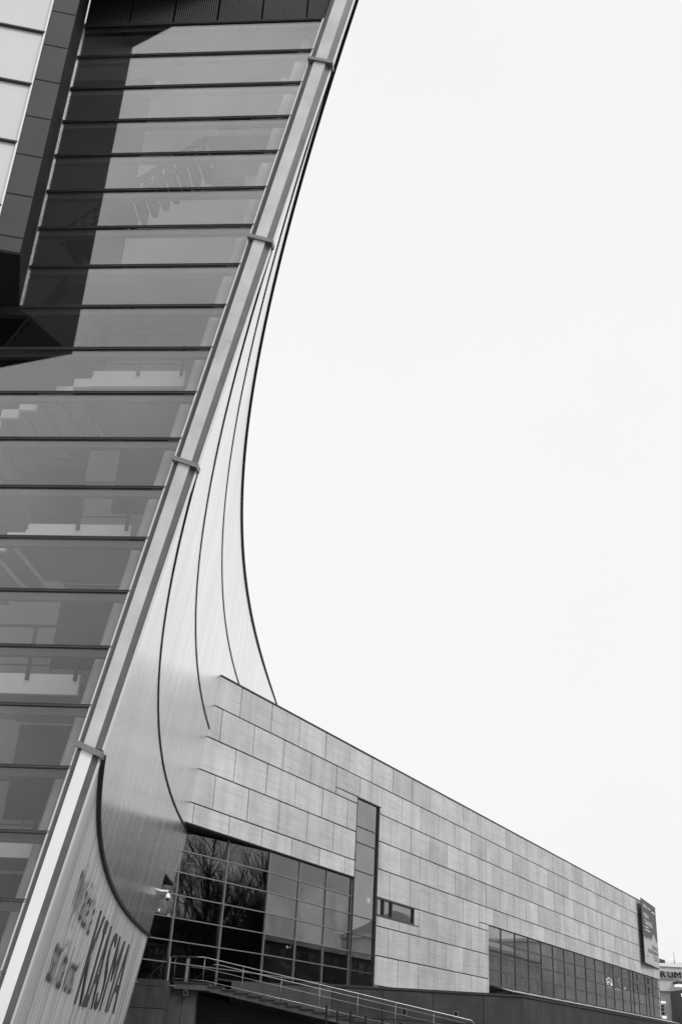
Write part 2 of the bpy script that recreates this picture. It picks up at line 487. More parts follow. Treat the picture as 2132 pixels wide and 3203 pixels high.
lip(HE + 0.09, 66.0, 0.02, 0.055, 'trim_light', 'roof_edge')
# soffit over the cut-out at the wall's foot and the dark return at its end
so = Geo().prism([wpt(38.8, NOTCH, 0.0), wpt(43.0, NOTCH - 0.04, -0.02), T(-7.6, 43.0, NOTCH), T(-7.6, 38.8, NOTCH)],
                 [wpt(38.8, NOTCH + .06, 0.0), wpt(43.0, NOTCH + .02, -0.02), T(-7.6, 43.0, NOTCH + .06), T(-7.6, 38.8, NOTCH + .06)])
so.build('cutout_soffit', 'black', cw)
Geo().prism([wpt(38.62, GZ, 0.0), T(-7.2, 38.62, GZ), T(-7.2, 38.62, HA), wpt(38.62, HA, 0.0)],
            [wpt(38.78, GZ, 0.0), T(-7.2, 38.78, GZ), T(-7.2, 38.78, HA), wpt(38.78, HA, 0.0)]).build('end_return', 'dark_metal', cw)

# ---- lettering on the lower wall
for i, ch in enumerate('KIASMA'):
    cells = [(24.7, 26.45), (26.85, 27.55), (27.75, 29.45), (29.8, 31.05), (31.45, 33.2), (33.5, 35.3)]
    a, b = cells[i]
    if ch == 'I':
        pts = [(0, 0), (1, 0), (1, .14), (.72, .14), (.72, .86), (1, .86), (1, 1), (0, 1), (0, .86), (.28, .86), (.28, .14), (0, .14)]
        P = [wpt(a + (b - a) * u, 0.46 + 1.86 * w_, 0.012) for u, w_ in pts]; Q = [wpt(a + (b - a) * u, 0.46 + 1.86 * w_, 0.03) for u, w_ in pts]
        Geo().prism(P, Q).build('letter', 'lettering', cw)
    else:
        text_on('letter', ch, off=-0.012, m='lettering', parent=cw, fn=lambda u, w_: wpt(a + (b - a) * u, 0.46 + 1.86 * w_, 0.03),
                solid=lambda u, w_: wpt(a + (b - a) * u, 0.46 + 1.86 * w_, 0.008))
def small_row(txt, y0, y1, base, xh):
    """thin upright letters, each its own part, evenly set along the wall; xh = height of an x"""
    n = len(txt); st = (y1 - y0) / n
    for k, ch in enumerate(txt):
        if ch == ' ': continue
        lo, hi = 0.0, 1.0
        if ch in 'kdtb': hi = 1.42
        if ch == 'i': hi = 1.38
        if ch in 'y': lo = -0.42
        w_ = st * (0.28 if ch in 'it' else 0.72); a = y0 + st * k + (st - w_) / 2
        text_on('letter', ch, off=0.008, m='lettering_thin', parent=cw,
                fn=lambda u, v_: wpt(a + w_ * u, base + xh * (lo + (hi - lo) * v_), 0.022))
small_row('nykytaidetta', 17.2, 23.4, 1.68, 0.54)
small_row('samtida konst', 16.5, 23.5, 0.58, 0.53)

# ---- glass front: rails and panes
def f_in(z): return 0.43 + (z - 7.28) * 0.1767
def f_out(z): return 0.02 + (z - 2.98) * 0.1845
gf = empty('glass_front', fpt(-1, GZ)); gf.parent = hall; gf.location = fpt(-1, GZ) - wloc(hall)
ZT, DZ = 15.85, 0.7665
zs = [ZT - DZ * i for i in range(23)]
zs = [z for z in zs if z > GZ] 
for i, z in enumerate(zs):
    fl = -2.29 if z > 9.8 else -7.5
    g = Geo()
    for (z0, z1, d0, d1) in ((-0.022, -0.008, 0.0, 0.030), (-0.008, 0.002, 0.0, 0.022), (0.002, 0.013, 0.0, 0.034)):
        g.hexa([fpt(fl, z + z0, d0), fpt(f_in(z + z0) + 0.02, z + z0, d0), fpt(f_in(z + z0) + 0.02, z + z0, d1), fpt(fl, z + z0, d1),
                fpt(fl, z + z1, d0), fpt(f_in(z + z1) + 0.02, z + z1, d0), fpt(f_in(z + z1) + 0.02, z + z1, d1), fpt(fl, z + z1, d1)])
    mesh('glazing_rail', g.v, g.f, None, gf, mats=['dark_metal', 'mid_metal'], fm=[0] * 6 + [1] * 6 + [0] * 6)
    box('inner_transom', fpt, fl, f_in(z - 0.1) - 0.03, z - 0.12, z - 0.01, -0.12, -0.03, 'inner_room', gf)
    zb = zs[i + 1] if i + 1 < len(zs) else GZ
    p = [(fl, zb), (f_in(zb), zb), (f_in(z), z), (fl, z)]
    quadslab('glass_pane', fpt, p, -0.012, 0.0, 'facade_glass', gf)
# louvre panels over the top rail
ed = [-2.29, -1.49, -0.7, 0.09, 0.87, 1.66, 3.0]
for i in range(6):
    a, b = ed[i] + 0.012, ed[i + 1] - 0.012
    for z0, z1 in ((ZT + 0.03, ZT + 1.25), (ZT + 1.27, 18.3)):
        r0, r1 = min(b, f_in(z0) + 0.05), min(b, f_in(z1) + 0.05)
        if r0 <= a + 0.05: continue
        quadslab('louvre_panel', fpt, [(a, z0), (r0, z0), (r1, z1), (a, z1)], -0.02, 0.02, 'louvre', gf)
box('louvre_backing', fpt, -2.3, 1.9, ZT + 0.03, 18.3, -0.1, -0.03, 'black', gf)

# ---- edge trim: five lengths with a raised face between splayed flanges, four collars
tr = empty('edge_trim', fpt(0, GZ)); tr.parent = hall; tr.location = fpt(0, GZ) - wloc(hall)
def trim_len(z0, z1, face):
    fi = lambda z: f_in(z) + 0.045
    def strip(u0, d0, u1, d1, back, m, nm):
        P = []
        for z in (z0, z1):
            w_ = f_out(z) - fi(z)
            P += [fpt(fi(z) + u0 * w_, z, d0), fpt(fi(z) + u1 * w_, z, d1), fpt(fi(z) + u1 * w_, z, back), fpt(fi(z) + u0 * w_, z, back)]
        mesh(nm, P, BOXF, m, tr)
    strip(0.00, 0.055, 0.24, 0.125, -0.02, 'trim_flange_shaded', 'inner_flange')
    strip(0.24, 0.13, 0.76, 0.13, -0.02, face, 'face_plate')
    strip(0.76, 0.125, 0.97, 0.045, -0.02, 'trim_flange_shaded', 'outer_flange')
    strip(0.97, 0.055, 1.00, 0.055, -0.02, 'trim_light', 'edge_bead')
zc = [18.4, 14.68, 10.87, 6.98, 3.02, GZ]
for a, b, fc in zip(zc[1:], zc[:-1], ['trim_face'] * 4 + ['trim_white']): trim_len(a + 0.012, b - 0.012, fc)
for z in zc[1:5]:
    fi, fo = f_in(z) + 0.03, f_out(z) + 0.012
    g = Geo().hexa([fpt(fi, z + 0.03, -0.02), fpt(fo, z - 0.10, -0.02), fpt(fo, z - 0.10, 0.165), fpt(fi, z + 0.03, 0.165),
                    fpt(fi + 0.012, z + 0.10, -0.02), fpt(fo + 0.012, z - 0.03, -0.02), fpt(fo + 0.012, z - 0.03, 0.155), fpt(fi + 0.012, z + 0.10, 0.155)])
    g.build('collar', 'mid_metal', tr)
for (o0, o1, m_) in ((0.0, 0.02, 'trim_light'), (0.022, 0.042, 'mid_metal')):
    for a, b in zip(zc[1:], zc[:-1]):
        a_, b_ = (a, min(b, ZT))
        if b_ <= a_: continue
        mesh('glazing_edge', [fpt(f_in(z) + o, z, d) for z in (a_, b_) for (o, d) in ((o0, 0.03), (o1, 0.03), (o1, -0.02), (o0, -0.02))], BOXF, m_, tr)

# ---- projecting bay at the left, vertical, dark framed, white glass
bay = empty('projecting_bay', T(-6, 12.2, 9.61)); bay.parent = hall; bay.location = T(-6, 12.2, 9.61) - wloc(hall)
def bpt(a, z, d=0.0):   # a runs left from the front corner, d outwards
    return T(-4.71 - 0.98481 * a + 0.17365 * d, 11.975 - 0.17365 * a - 0.98481 * d, z)
ZB0, ZB1 = 9.735, 19.0
jz = [ZB0] + [10.0 + 0.77 * i for i in range(12)]
for z0, z1 in zip(jz[:-1], jz[1:]):
    v, f = chamfer_panel(bpt, 0.012, 0.395, z0 + 0.006, z1 - 0.006, -0.05, 0.0, 0.006); mesh('frame_panel', v, f, 'bay_panel', bay)
box('frame_core', bpt, 0.01, 0.40, ZB0, ZB1, -0.1, -0.045, 'joint', bay)
wz = [ZB0, 10.52, 11.75, 12.95, 14.10, 15.28, 16.46, 17.64, 18.9]
for z0, z1 in zip(wz[:-1], wz[1:]):
    box('white_pane', bpt, 0.43, 5.0, z0 + 0.012, z1 - 0.02, -0.06, -0.02, 'white_glass', bay)
    box('bay_rail', bpt, 0.41, 5.0, z1 - 0.022, z1 + 0.006, -0.06, 0.03, 'dark_metal', bay)
box('bay_backing', bpt, 0.40, 5.0, ZB0 + 0.01, ZB1, -0.12, -0.062, 'black', bay)
box('bay_edge', bpt, 0.398, 0.425, ZB0, ZB1, -0.06, 0.02, 'trim_light', bay)
# reveal from the front corner back to the glass
A0, A1 = (-4.71, 11.975), (-5.03, 13.195)
Geo().prism([T(A0[0], A0[1], ZB0), T(A1[0], A1[1], ZB0), T(A1[0] - .08, A1[1], ZB0), T(A0[0] - .08, A0[1], ZB0)],
            [T(A0[0], A0[1], ZB1), T(A1[0], A1[1], ZB1), T(A1[0] - .08, A1[1], ZB1), T(A0[0] - .08, A0[1], ZB1)]).build('reveal', 'bay_dark', bay)
sof = [(A0[0], A0[1]), (A1[0], A1[1]), (-10.0, 13.7), (-9.6, 11.1)]
Geo().prism([T(x, y, ZB0 - 0.03) for x, y in sof], [T(x, y, ZB0 - 0.002) for x, y in sof]).build('soffit', 'black', bay)
tri = [(A0[0], A0[1]), (-2.24, 12.90), (A1[0], A1[1])]
Geo().prism([T(x, y, 16.75) for x, y in tri], [T(x, y, 16.85) for x, y in tri]).build('top_soffit', 'black', bay)
box('corner_post', fpt, -2.325, -2.288, ZB0 - 0.0, 15.88, -0.01, 0.04, 'mullion_steel', bay)

# ---- inside the hall
def fmax(z, d, f, clear=0.32):
    """largest f not past the curved wall's inner face at height z, depth d"""
    for _ in range(200):
        p = fpt(f, z, d); y = p.y / K
        if p.x / K < X(max(y, y_start(z)), z) - clear: break
        f -= 0.05
    return f
def ibox(name, f0, f1, z0, z1, d0, d1, m, parent):
    da = min(d0, d1)
    P = [(f0, z0), (min(fmax(z0, da, f1), fmax(z0, max(d0, d1), f1)), z0), (min(fmax(z1, da, f1), fmax(z1, max(d0, d1), f1)), z1), (f0, z1)]
    return quadslab(name, fpt, P, d0, d1, m, parent)
ins = empty('interior', fpt(-2, GZ, -2)); ins.parent = hall; ins.location = fpt(-2, GZ, -2) - wloc(hall)
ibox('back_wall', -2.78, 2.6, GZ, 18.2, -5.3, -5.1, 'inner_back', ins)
box('darkened_wall', fpt, -9, -2.8, 8.3, 18.2, -5.3, -5.1, 'inner_dark', ins)  # back wall coloured dark here so the bay's mirrored strip stays dark
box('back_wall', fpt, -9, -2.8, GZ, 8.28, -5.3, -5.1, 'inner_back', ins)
ibox('floor_slab', -9, 2.0, GZ + 0.01, GZ + 0.05, -5.1, -0.15, 'inner_dark', ins)
ibox('end_wall', -9.2, -9, GZ, 18.2, -5.3, 0.0, 'inner_dark', ins)
# unseen glazed roof slot along the front, added for daylight; solid ceiling behind it
Geo().prism(*[[fpt(a, z, d) for a, d in ((-9, -0.1), (fmax(18.2, -0.1, 3.1, 0.1), -0.1), (fmax(18.2, -1.85, 3.1, 0.1), -1.85), (-9, -1.85))] for z in (18.30, 18.33)]).build('unseen_skylight_pane', 'skylight_glass', ins)
Geo().prism(*[[fpt(a, z, d) for a, d in ((-9, -1.86), (fmax(18.2, -1.86, 3.1, 0.1), -1.86), (fmax(18.2, -3.5, 3.1, 0.1), -3.5), (fmax(18.2, -5.3, 3.1, 0.1), -5.3), (-9, -5.3))] for z in (18.22, 18.36)]).build('ceiling_slab', 'inner_gallery', ins)
g = Geo()
c0 = (f_in(GZ) - 0.16, GZ); c1 = (f_in(15.8) - 0.30, 15.8)
g.tube([fpt(c0[0] + (c1[0] - c0[0]) * t, c0[1] + (c1[1] - c0[1]) * t, -0.42 ) for t in (0, .25, .5, .75, 1)], 0.10 * K, 14)
g.build('leaning_column', 'column', ins, smooth=True)
for z in zs[1:]:
    Geo().tube([fpt(f_in(z) - 0.13, z - 0.24, -0.40), fpt(f_in(z) - 0.08, z - 0.05, -0.06)], 0.014 * K, 6).build('glazing_bracket', 'mid_metal', ins)
D0, D1 = -1.8, -3.6
for zt, fr_, fl_ in ((9.78, -0.14, -1.71), (6.95, -0.65, -2.30), (4.55, -1.06, -2.6), (2.30, -1.27, -2.8), (13.0, 0.45, -0.9)):
    if zt < 12:
        ibox('landing_edge', fl_, fr_, zt - 0.30, zt, D0 - 0.08, D0, 'inner_light', ins)
        ibox('landing_slab', fl_, fr_, zt - 0.24, zt - 0.02, D1, D0 - 0.08, 'inner_wall', ins)
        n = 9; up = []; 
        for k in range(n): up += [(fl_ - 0.28 * k, zt - 0.15 * k), (fl_ - 0.28 * k, zt - 0.15 * (k + 1))]
        up.append((fl_ - 0.28 * n, zt - 0.15 * n)); lo = [(fl_ - 0.28 * n, zt - 0.15 * n - 0.2), (fl_, zt - 0.30)]
        g = Geo()
        for k in range(n):
            a, b = fl_ - 0.28 * (k + 1), fl_ - 0.28 * k; zt1 = zt - 0.15 * (k + 1)
            g.hexa(bx(fpt, a, b - 0.0005, zt1 - 0.16 - 0.0, zt1, D0 - 0.08, D0))
            g.prism([fpt(a, zt1 - 0.161, D0 - 0.079), fpt(b, zt1 - 0.161, D0 - 0.079), fpt(b, zt1 - 0.161 - 0.0, D0 - 0.079)], [fpt(a, zt1 - 0.161, D0 - 0.001), fpt(b, zt1 - 0.161, D0 - 0.001), fpt(b, zt1 - 0.161, D0 - 0.001)]) if False else None
        g.build('stair_string', 'inner_light', ins)
        for k in range(n):
            a, b = fl_ - 0.28 * (k + 1), fl_ - 0.28 * k; zt1 = zt - 0.15 * (k + 1)
            ibox('stair_tread', a, b + 0.02, zt1 - 0.05, zt1 - 0.01, D1, D0 - 0.09, 'inner_wall', ins)
        # guard rail
        g = Geo()
        g.tube([fpt(fr_ - 0.05, zt + 0.72, D0 + 0.02), fpt(fl_, zt + 0.72, D0 + 0.02), fpt(fl_ - 2.5, zt + 0.72 - 1.34, D0 + 0.02)], 0.025 * K, 6)
        g.tube([fpt(fr_ - 0.05, zt + 0.12, D0 + 0.02), fpt(fl_, zt + 0.12, D0 + 0.02), fpt(fl_ - 2.5, zt + 0.12 - 1.34, D0 + 0.02)], 0.012 * K, 6)
        for ff in (fr_ - 0.06, (fr_ + fl_) / 2, fl_): g.tube([fpt(ff, zt - 0.1, D0 + 0.02), fpt(ff, zt + 0.72, D0 + 0.02)], 0.03 * K, 6)
        g.build('guard_rail', 'inner_dark', ins)
        ibox('hanging_wall', fl_ + 0.1, fr_ - 0.1, zt - 1.75, zt - 0.30, D1, D1 + 0.1, 'inner_dark', ins)
# upper open flight
a0, a1 = (-2.75, 12.95), (-0.35, 15.1)
for off, ht in ((0.0, 0.09), (-0.40, 0.06)):
    quadslab('stair_string', fpt, [(a0[0], a0[1] + off - ht), (a1[0], a1[1] + off - ht), (a1[0], a1[1] + off), (a0[0], a0[1] + off)], -1.9, -1.8, 'inner_dark', ins)
for k in range(13):
    t = (k + 0.5) / 13; ff = a0[0] + (a1[0] - a0[0]) * t; z = a0[1] + (a1[1] - a0[1]) * t
    ibox('stair_tread', ff - 0.055, ff + 0.055, z - 0.40, z - 0.10, -2.6, -1.82, 'inner_dark', ins)
ibox('upper_landing', a1[0], 1.2, 14.98, 15.12, -2.8, -1.75, 'inner_wall', ins)
ibox('door_leaf', -0.55, 0.1, 15.12, 16.9, -3.2, -3.1, 'inner_dark', ins)
ibox('gallery_wall', -2.1, 2.4, 13.2, 18.2, -3.4, -3.21, 'inner_gallery', ins)
box('darkened_wall', fpt, -8.8, -2.12, 12.2, 18.2, -3.4, -3.21, 'inner_dark', ins)  # gallery wall darkened on this side to deepen the mirrored dark strip
# flight rising away from the glass
for k in range(12):
    z = 9.75 + 0.24 * k
    ibox('stair_tread', -3.05 + 0.02 * k, -1.95 + 0.02 * k, z, z + 0.12, -1.5 - 0.16 * k, -1.2 - 0.16 * k, 'black', ins)
for ff in (-3.1, -1.9):
    quadslab('stair_string', lambda a, z, d: fpt(ff + d, z, a), [(-1.1, 9.55), (-1.4, 9.55), (-3.3, 12.6), (-3.0, 12.8)], 0, 0.05, 'black', ins)
for ff in (-1.1, 1.2):   # small lamps on stalks in the top row
    Geo().tube([fpt(ff, 15.15, -0.9), fpt(ff, 15.42, -0.9)], 0.018 * K, 6).tube([fpt(ff - 0.07, 15.43, -0.9), fpt(ff + 0.07, 15.40, -0.9)], 0.035 * K, 6).build('spot_light', 'trim_light', ins)

# ================================================================== stone wing
wing = empty('stone_wing', spt(20, GZ), 'long museum wing clad in pale rectangular stone panels with black joints', 'building')
SEND, ZR = 75.3, 13.04
rows = [13.04, 11.76, 10.44, 9.12, 7.80, 6.48, 5.17, 3.85, 2.54, 1.23, GZ]
opens = [(-9, 12.72, -9, 7.03), (12.72, 15.22, -9, 10.77), (15.22, 19.65, 5.64, 6.47), (30.5, 99, -9, 6.83)]
pan = empty('stone_wall', spt(20, GZ)); pan.parent = wing; pan.location = spt(20, GZ) - wloc(wing)
def stone_cells(s0, s1, z0, z1):
    xs = sorted({s0, s1} | {e for o in opens for e in o[:2] if s0 < e < s1 and o[2] < z1 and o[3] > z0})
    ys = sorted({z0, z1} | {e for o in opens for e in o[2:] if z0 < e < z1 and o[0] < s1 and o[1] > s0})
    out = []
    for y0, y1 in zip(ys[:-1], ys[1:]):
        run = None
        for x0, x1 in zip(xs[:-1], xs[1:]):
            mx, my = (x0 + x1) / 2, (y0 + y1) / 2
            solid = not any(o[0] < mx < o[1] and o[2] < my < o[3] for o in opens)
            if solid and run and abs(run[1] - x0) < 1e-6: run[1] = x1
            elif solid: run = [x0, x1, y0, y1]; out.append(run)
            else: run = None
    return out
prnd = random.Random(5)
for r in range(len(rows) - 1):
    off = (1.89, 0.64)[r % 2]
    js = [off - 2.46 + 2.46 * k for k in range(-1, 33)]
    js = [-1.2] + [j for j in js if -1.0 < j < SEND - 0.3] + [SEND]
    for a, b in zip(js[:-1], js[1:]):
        for (x0, x1, y0, y1) in stone_cells(a, b, rows[r + 1], rows[r]):
            if x1 - x0 < 0.06 or y1 - y0 < 0.06: continue
            out = prnd.uniform(-0.006, 0.006)
            v, f = chamfer_panel(spt, x0 + 0.028, x1 - 0.028, y0 + 0.024, y1 - 0.024, -0.05, out, 0.008)
            mesh('stone_panel', v, f, 'stone', pan)
# backing behind the panels, cut round the openings
for nm, a, b, z0, z1 in (('wall_core', -1.2, 12.72, 7.05, ZR), ('wall_core', 12.72, 15.22, 10.79, ZR), ('wall_core', 15.24, 30.48, GZ, 5.62),
                         ('wall_core', 15.24, 30.48, 6.49, ZR), ('wall_core', 19.67, 30.48, 5.62, 6.49), ('wall_core', 30.48, SEND, 6.85, ZR)):
    box(nm, spt, a, b, z0, z1, -0.7, -0.052, 'joint', pan)
box('roof_coping', spt, -1.6, SEND + 0.05, ZR, ZR + 0.05, -1.2, 0.035, 'dark_metal', wing)
box('roof_slab', spt, -1.0, SEND, ZR - 0.6, ZR - 0.01, -14, -0.7, 'roof_dark', wing)
box('far_end_wall', spt, SEND - 0.3, SEND, GZ, ZR - 0.02, -14, -0.1, 'render_mid', wing)
box('soffit', spt, -1.4, 12.70, 6.99, 7.04, -1.4, 0.0, 'black', wing)
Geo().prism([spt(-0.28, 13.05, 0.0), spt(0.05, 13.05, 0.0), spt(-0.24, 13.36, 0.0)], [spt(-0.28, 13.05, -0.3), spt(0.05, 13.05, -0.3), spt(-0.24, 13.36, -0.3)]).build('corner_flashing', 'dark_metal', wing)
# dark header that narrows to the right, under the stone
hd = [(-1.5, glass_rec(-1.5) + 0.05), (5.24, -0.06), (12.7, -0.05)]
Geo().prism([spt(-1.5, 6.99, hd[0][1]), spt(-1.5, 6.78, hd[0][1]), spt(7.5, 6.99, hd[1][1])], [spt(-1.5, 6.99, hd[0][1] - .1), spt(-1.5, 6.78, hd[0][1] - .1), spt(7.5, 6.99, hd[1][1] - .1)]).build('header', 'black', wing)

# ---- grid glazing below the stone
gg = empty('grid_window', spt(6, 2.0)); gg.parent = wing; gg.location = spt(6, 2.0) - wloc(wing)
cols_ = [-3.2, -0.2, 2.53, 5.24, 7.75, 10.2, 12.7]
grow = [6.98, 6.18, 5.40, 4.60, 3.81, 3.03, 2.30, 1.55]
def gpt(s, z, d=0.0): return spt(s, z, glass_rec(s) + d)
for a, b in zip(cols_[:-1], cols_[1:]):
    tilt = random.uniform(-0.004, 0.004)
    for z1, z0 in zip(grow[:-1], grow[1:]):
        box('glass_pane', gpt, a + 0.02, b - 0.02, z0 + 0.02, z1 - 0.02, -0.012, 0.0, 'grid_glass', gg)
for s in cols_: box('upright', gpt, s - 0.024, s + 0.024, 1.55, 6.99, -0.12, 0.045, 'mullion_steel', gg)
for z in grow[1:]:
    for a, b in zip(cols_[:-1], cols_[1:]): box('transom', gpt, a + 0.026, b - 0.026, z - 0.018, z + 0.018, -0.10, 0.05, 'mullion_steel', gg)
# ---- tall window
tw = empty('tall_window', spt(14, 1.6)); tw.parent = wing; tw.location = spt(14, 1.6) - wloc(wing)
tz = [10.75, 9.44, 8.70, 7.41, 5.38, 4.57, 3.81, 3.03, 1.5]
for z1, z0 in zip(tz[:-1], tz[1:]): box('glass_pane', spt, 12.76, 15.18, z0 + 0.015, z1 - 0.015, -0.10, -0.085, 'ribbon_glass', tw)
for z in tz[1:-1]: box('transom', spt, 12.76, 15.18, z - 0.02, z + 0.02, -0.15, -0.05, 'dark_metal', tw)
for a in (12.735, 15.19): box('jamb', spt, a - 0.02, a + 0.03, 1.5, 10.77, -0.2, 0.012, 'dark_metal', tw)
box('head', spt, 12.74, 15.20, 10.74, 10.78, -0.2, 0.012, 'dark_metal', tw)
# ---- small window
sw = empty('small_window', spt(17, 5.64)); sw.parent = wing; sw.location = spt(17, 5.64) - wloc(wing)
for a, b in ((15.27, 16.0), (16.05, 16.94), (17.0, 19.6)): box('glass_pane', spt, a, b, 5.70, 6.42, -0.09, -0.075, 'ribbon_glass', sw)
for a, b in ((15.22, 15.28), (15.99, 16.06), (16.93, 17.01), (19.58, 19.66)): box('upright', spt, a, b, 5.66, 6.46, -0.12, 0.015, 'dark_metal', sw)
for a, b in ((5.63, 5.71), (6.42, 6.48)): box('sash_rail', spt, 15.22, 19.66, a, b, -0.11, 0.02, 'dark_metal', sw)
# ---- ribbon window
rw = empty('ribbon_window', spt(50, 3.0)); rw.parent = wing; rw.location = spt(50, 3.0) - wloc(wing)
rc = [30.5, 32.9, 35.46, 38.05, 40.68, 43.26, 45.84, 48.46, 51.15, 53.81, 56.5, 59.14, 61.76, 64.38, 65.5, 67.2, 69.8, 70.95, 72.6, 75.28]
rr = [6.82, 6.02, 5.20, 4.39, 3.57, 2.75]
for i, (a, b) in enumerate(zip(rc[:-1], rc[1:])):
    for j, (z1, z0) in enumerate(zip(rr[:-1], rr[1:])):
        clear = i >= 10 and j < 2
        box('glass_pane', spt, a + 0.02, b - 0.02, z0 + 0.015, z1 - 0.015, -0.12, -0.105, 'grid_glass' if clear else 'ribbon_glass', rw)
for s in rc: box('upright', spt, s - 0.045, s + 0.045, 2.75, 6.83, -0.16, -0.07, 'dark_metal', rw)
for z in rr[1:]:
    for a, b in zip(rc[:-1], rc[1:]): box('transom', spt, a + 0.047, b - 0.047, z - 0.032, z + 0.032, -0.15, -0.065, 'dark_metal', rw)
for a, b in ((65.62, 67.08), (70.0, 71.6)):
    for z0, z1 in ((5.30, 5.98), (6.08, 6.76)):
        g = Geo()
        for (p, q, u, w_) in ((a, b, z0, z0 + .05), (a, b, z1 - .05, z1), (a, a + .07, z0 + .05, z1 - .05), (b - .07, b, z0 + .05, z1 - .05)): g.hexa(bx(spt, p, q, u, w_, -0.07, -0.03))
        g.build('opening_light', 'mid_metal', rw)
# reveals
box('reveal', spt, 30.44, 30.49, 2.6, 6.86, -0.4, 0.0, 'stone', wing)
# ---- glazed awning under the ribbon window
aw = empty('awning', spt(50, 3.0)); aw.parent = wing; aw.location = spt(50, 3.0) - wloc(wing)
s = 31.0
while s < 74:
    w_ = 2.5
    Geo().prism([spt(s, 3.50, -0.02), spt(s + w_ - 0.12, 3.50, -0.02), spt(s + w_ - 0.12, 3.50, 0.02), spt(s, 3.50, 0.02)],
                [spt(s, 3.20, 1.35), spt(s + w_ - 0.12, 3.20, 1.35), spt(s + w_ - 0.12, 3.23, 1.38), spt(s, 3.23, 1.38)]).build('awning_panel', 'trim_light', aw)
    Geo().tube([spt(s - 0.06, 3.52, -0.05), spt(s - 0.06, 3.16, 1.42)], 0.05 * K, 6).tube([spt(s - 0.06, 3.05, -0.05), spt(s - 0.06, 3.2, 1.2)], 0.03 * K, 6).build('awning_bracket', 'dark_metal', aw)
    s += w_
# ---- rooms behind the glazing
rm = empty('interior', spt(6, 2.0, -4)); rm.parent = wing; rm.location = spt(6, 2.0, -4) - wloc(wing)
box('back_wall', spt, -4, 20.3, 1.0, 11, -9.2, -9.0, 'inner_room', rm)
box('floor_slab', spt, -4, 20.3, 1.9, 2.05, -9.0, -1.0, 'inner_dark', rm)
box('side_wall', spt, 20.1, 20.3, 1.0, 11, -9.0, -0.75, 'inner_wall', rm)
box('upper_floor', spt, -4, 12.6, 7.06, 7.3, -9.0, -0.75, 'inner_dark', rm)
box('ribbon_back_wall', spt, 30.6, 75, 1.0, 6.9, -4.2, -4.0, 'inner_room', rm)
box('ribbon_floor', spt, 30.6, 75, 2.3, 2.5, -4.0, -0.3, 'inner_dark', rm)
Geo().tube([spt(3.6, 2.0, -2.2), spt(3.6, 7.0, -2.2)], 0.8 * K, 24).build('round_column', 'concrete_dark', rm, smooth=True)
box('wall_fin', spt, 2.0, 2.3, 2.05, 7.0, -2.6, -1.5, 'black', rm)
for k in range(9): box('stair_tread', spt, 10.4 + 0.5 * k, 10.95 + 0.5 * k, 3.3 - 0.10 * k - 0.16, 3.3 - 0.10 * k, -4.2, -2.6, 'inner_light', rm)
Geo().tube([spt(10.5, 4.0, -2.6), spt(15.0, 3.1, -2.6)], 0.03 * K, 6).build('stair_rail', 'mid_metal', rm)
quadslab('stair_string', spt, [(15.7, 9.55), (18.4, 8.75), (18.4, 8.98), (15.7, 9.82)], -1.6, -1.5, 'inner_light', rm)
quadslab('stair_string', spt, [(15.7, 4.75), (18.4, 4.0), (18.4, 4.5), (15.7, 5.2)], -1.6, -1.5, 'inner_light', rm)
def deep(s, z, D):      # same sight line carried D behind the wall plane
    q = 1 + D / 24.1
    return spt(-34.0 + (s + 34.0) * q, z * q, -D)
def lamp(name, p, r, label, m='lamp', group=None):
    g = Geo(); n = 8
    g.tube([p + Vector((0, 0, r * 1.6)), p + Vector((0, 0, r * 0.4))], r * 0.55, 8)
    o = empty(name, p, label, 'lamp', group)
    g.build('housing', 'black', o)
    b = bmesh.new(); bmesh.ops.create_icosphere(b, subdivisions=2, radius=r)
    me = bpy.data.meshes.new('bulb'); b.to_mesh(me); b.free(); me.materials.append(MATS[m])
    q = bpy.data.objects.new('bulb', me); col.objects.link(q); q.parent = o
    return o
for i, (s, z, r, lb) in enumerate([(-1.94, 3.86, 0.09, 'tiny lit ceiling spot behind glass, nearest the curved metal wall'),
     (-1.36, 3.74, 0.09, 'lit ceiling spot behind glass beside the security camera, smaller of a pair'),
     (-1.08, 3.75, 0.11, 'lit ceiling spot behind glass beside the security camera, larger of a pair'),
     (3.06, 3.80, 0.08, 'small lit ceiling spot behind the glass reflecting bare trees'),
     (3.70, 3.74, 0.07, 'faint lit ceiling spot behind the tree reflection, beside a brighter one'),
     (4.98, 3.36, 0.12, 'single round lit spot low behind the grid glazing'),
     (7.06, 3.48, 0.08, 'smaller spot of the lit pair above the indoor stair'),
     (7.48, 3.51, 0.13, 'larger spot of the lit pair above the indoor stair'),
     (14.62, 6.22, 0.16, 'bright lamp glowing behind the tall narrow window')]):
    lamp('ceiling_lamp', deep(s, z, 1.6), r * (2.0 if i == 8 else 0.6 if i == 0 else 1.2), lb, group='lamps lit behind the museum glazing')

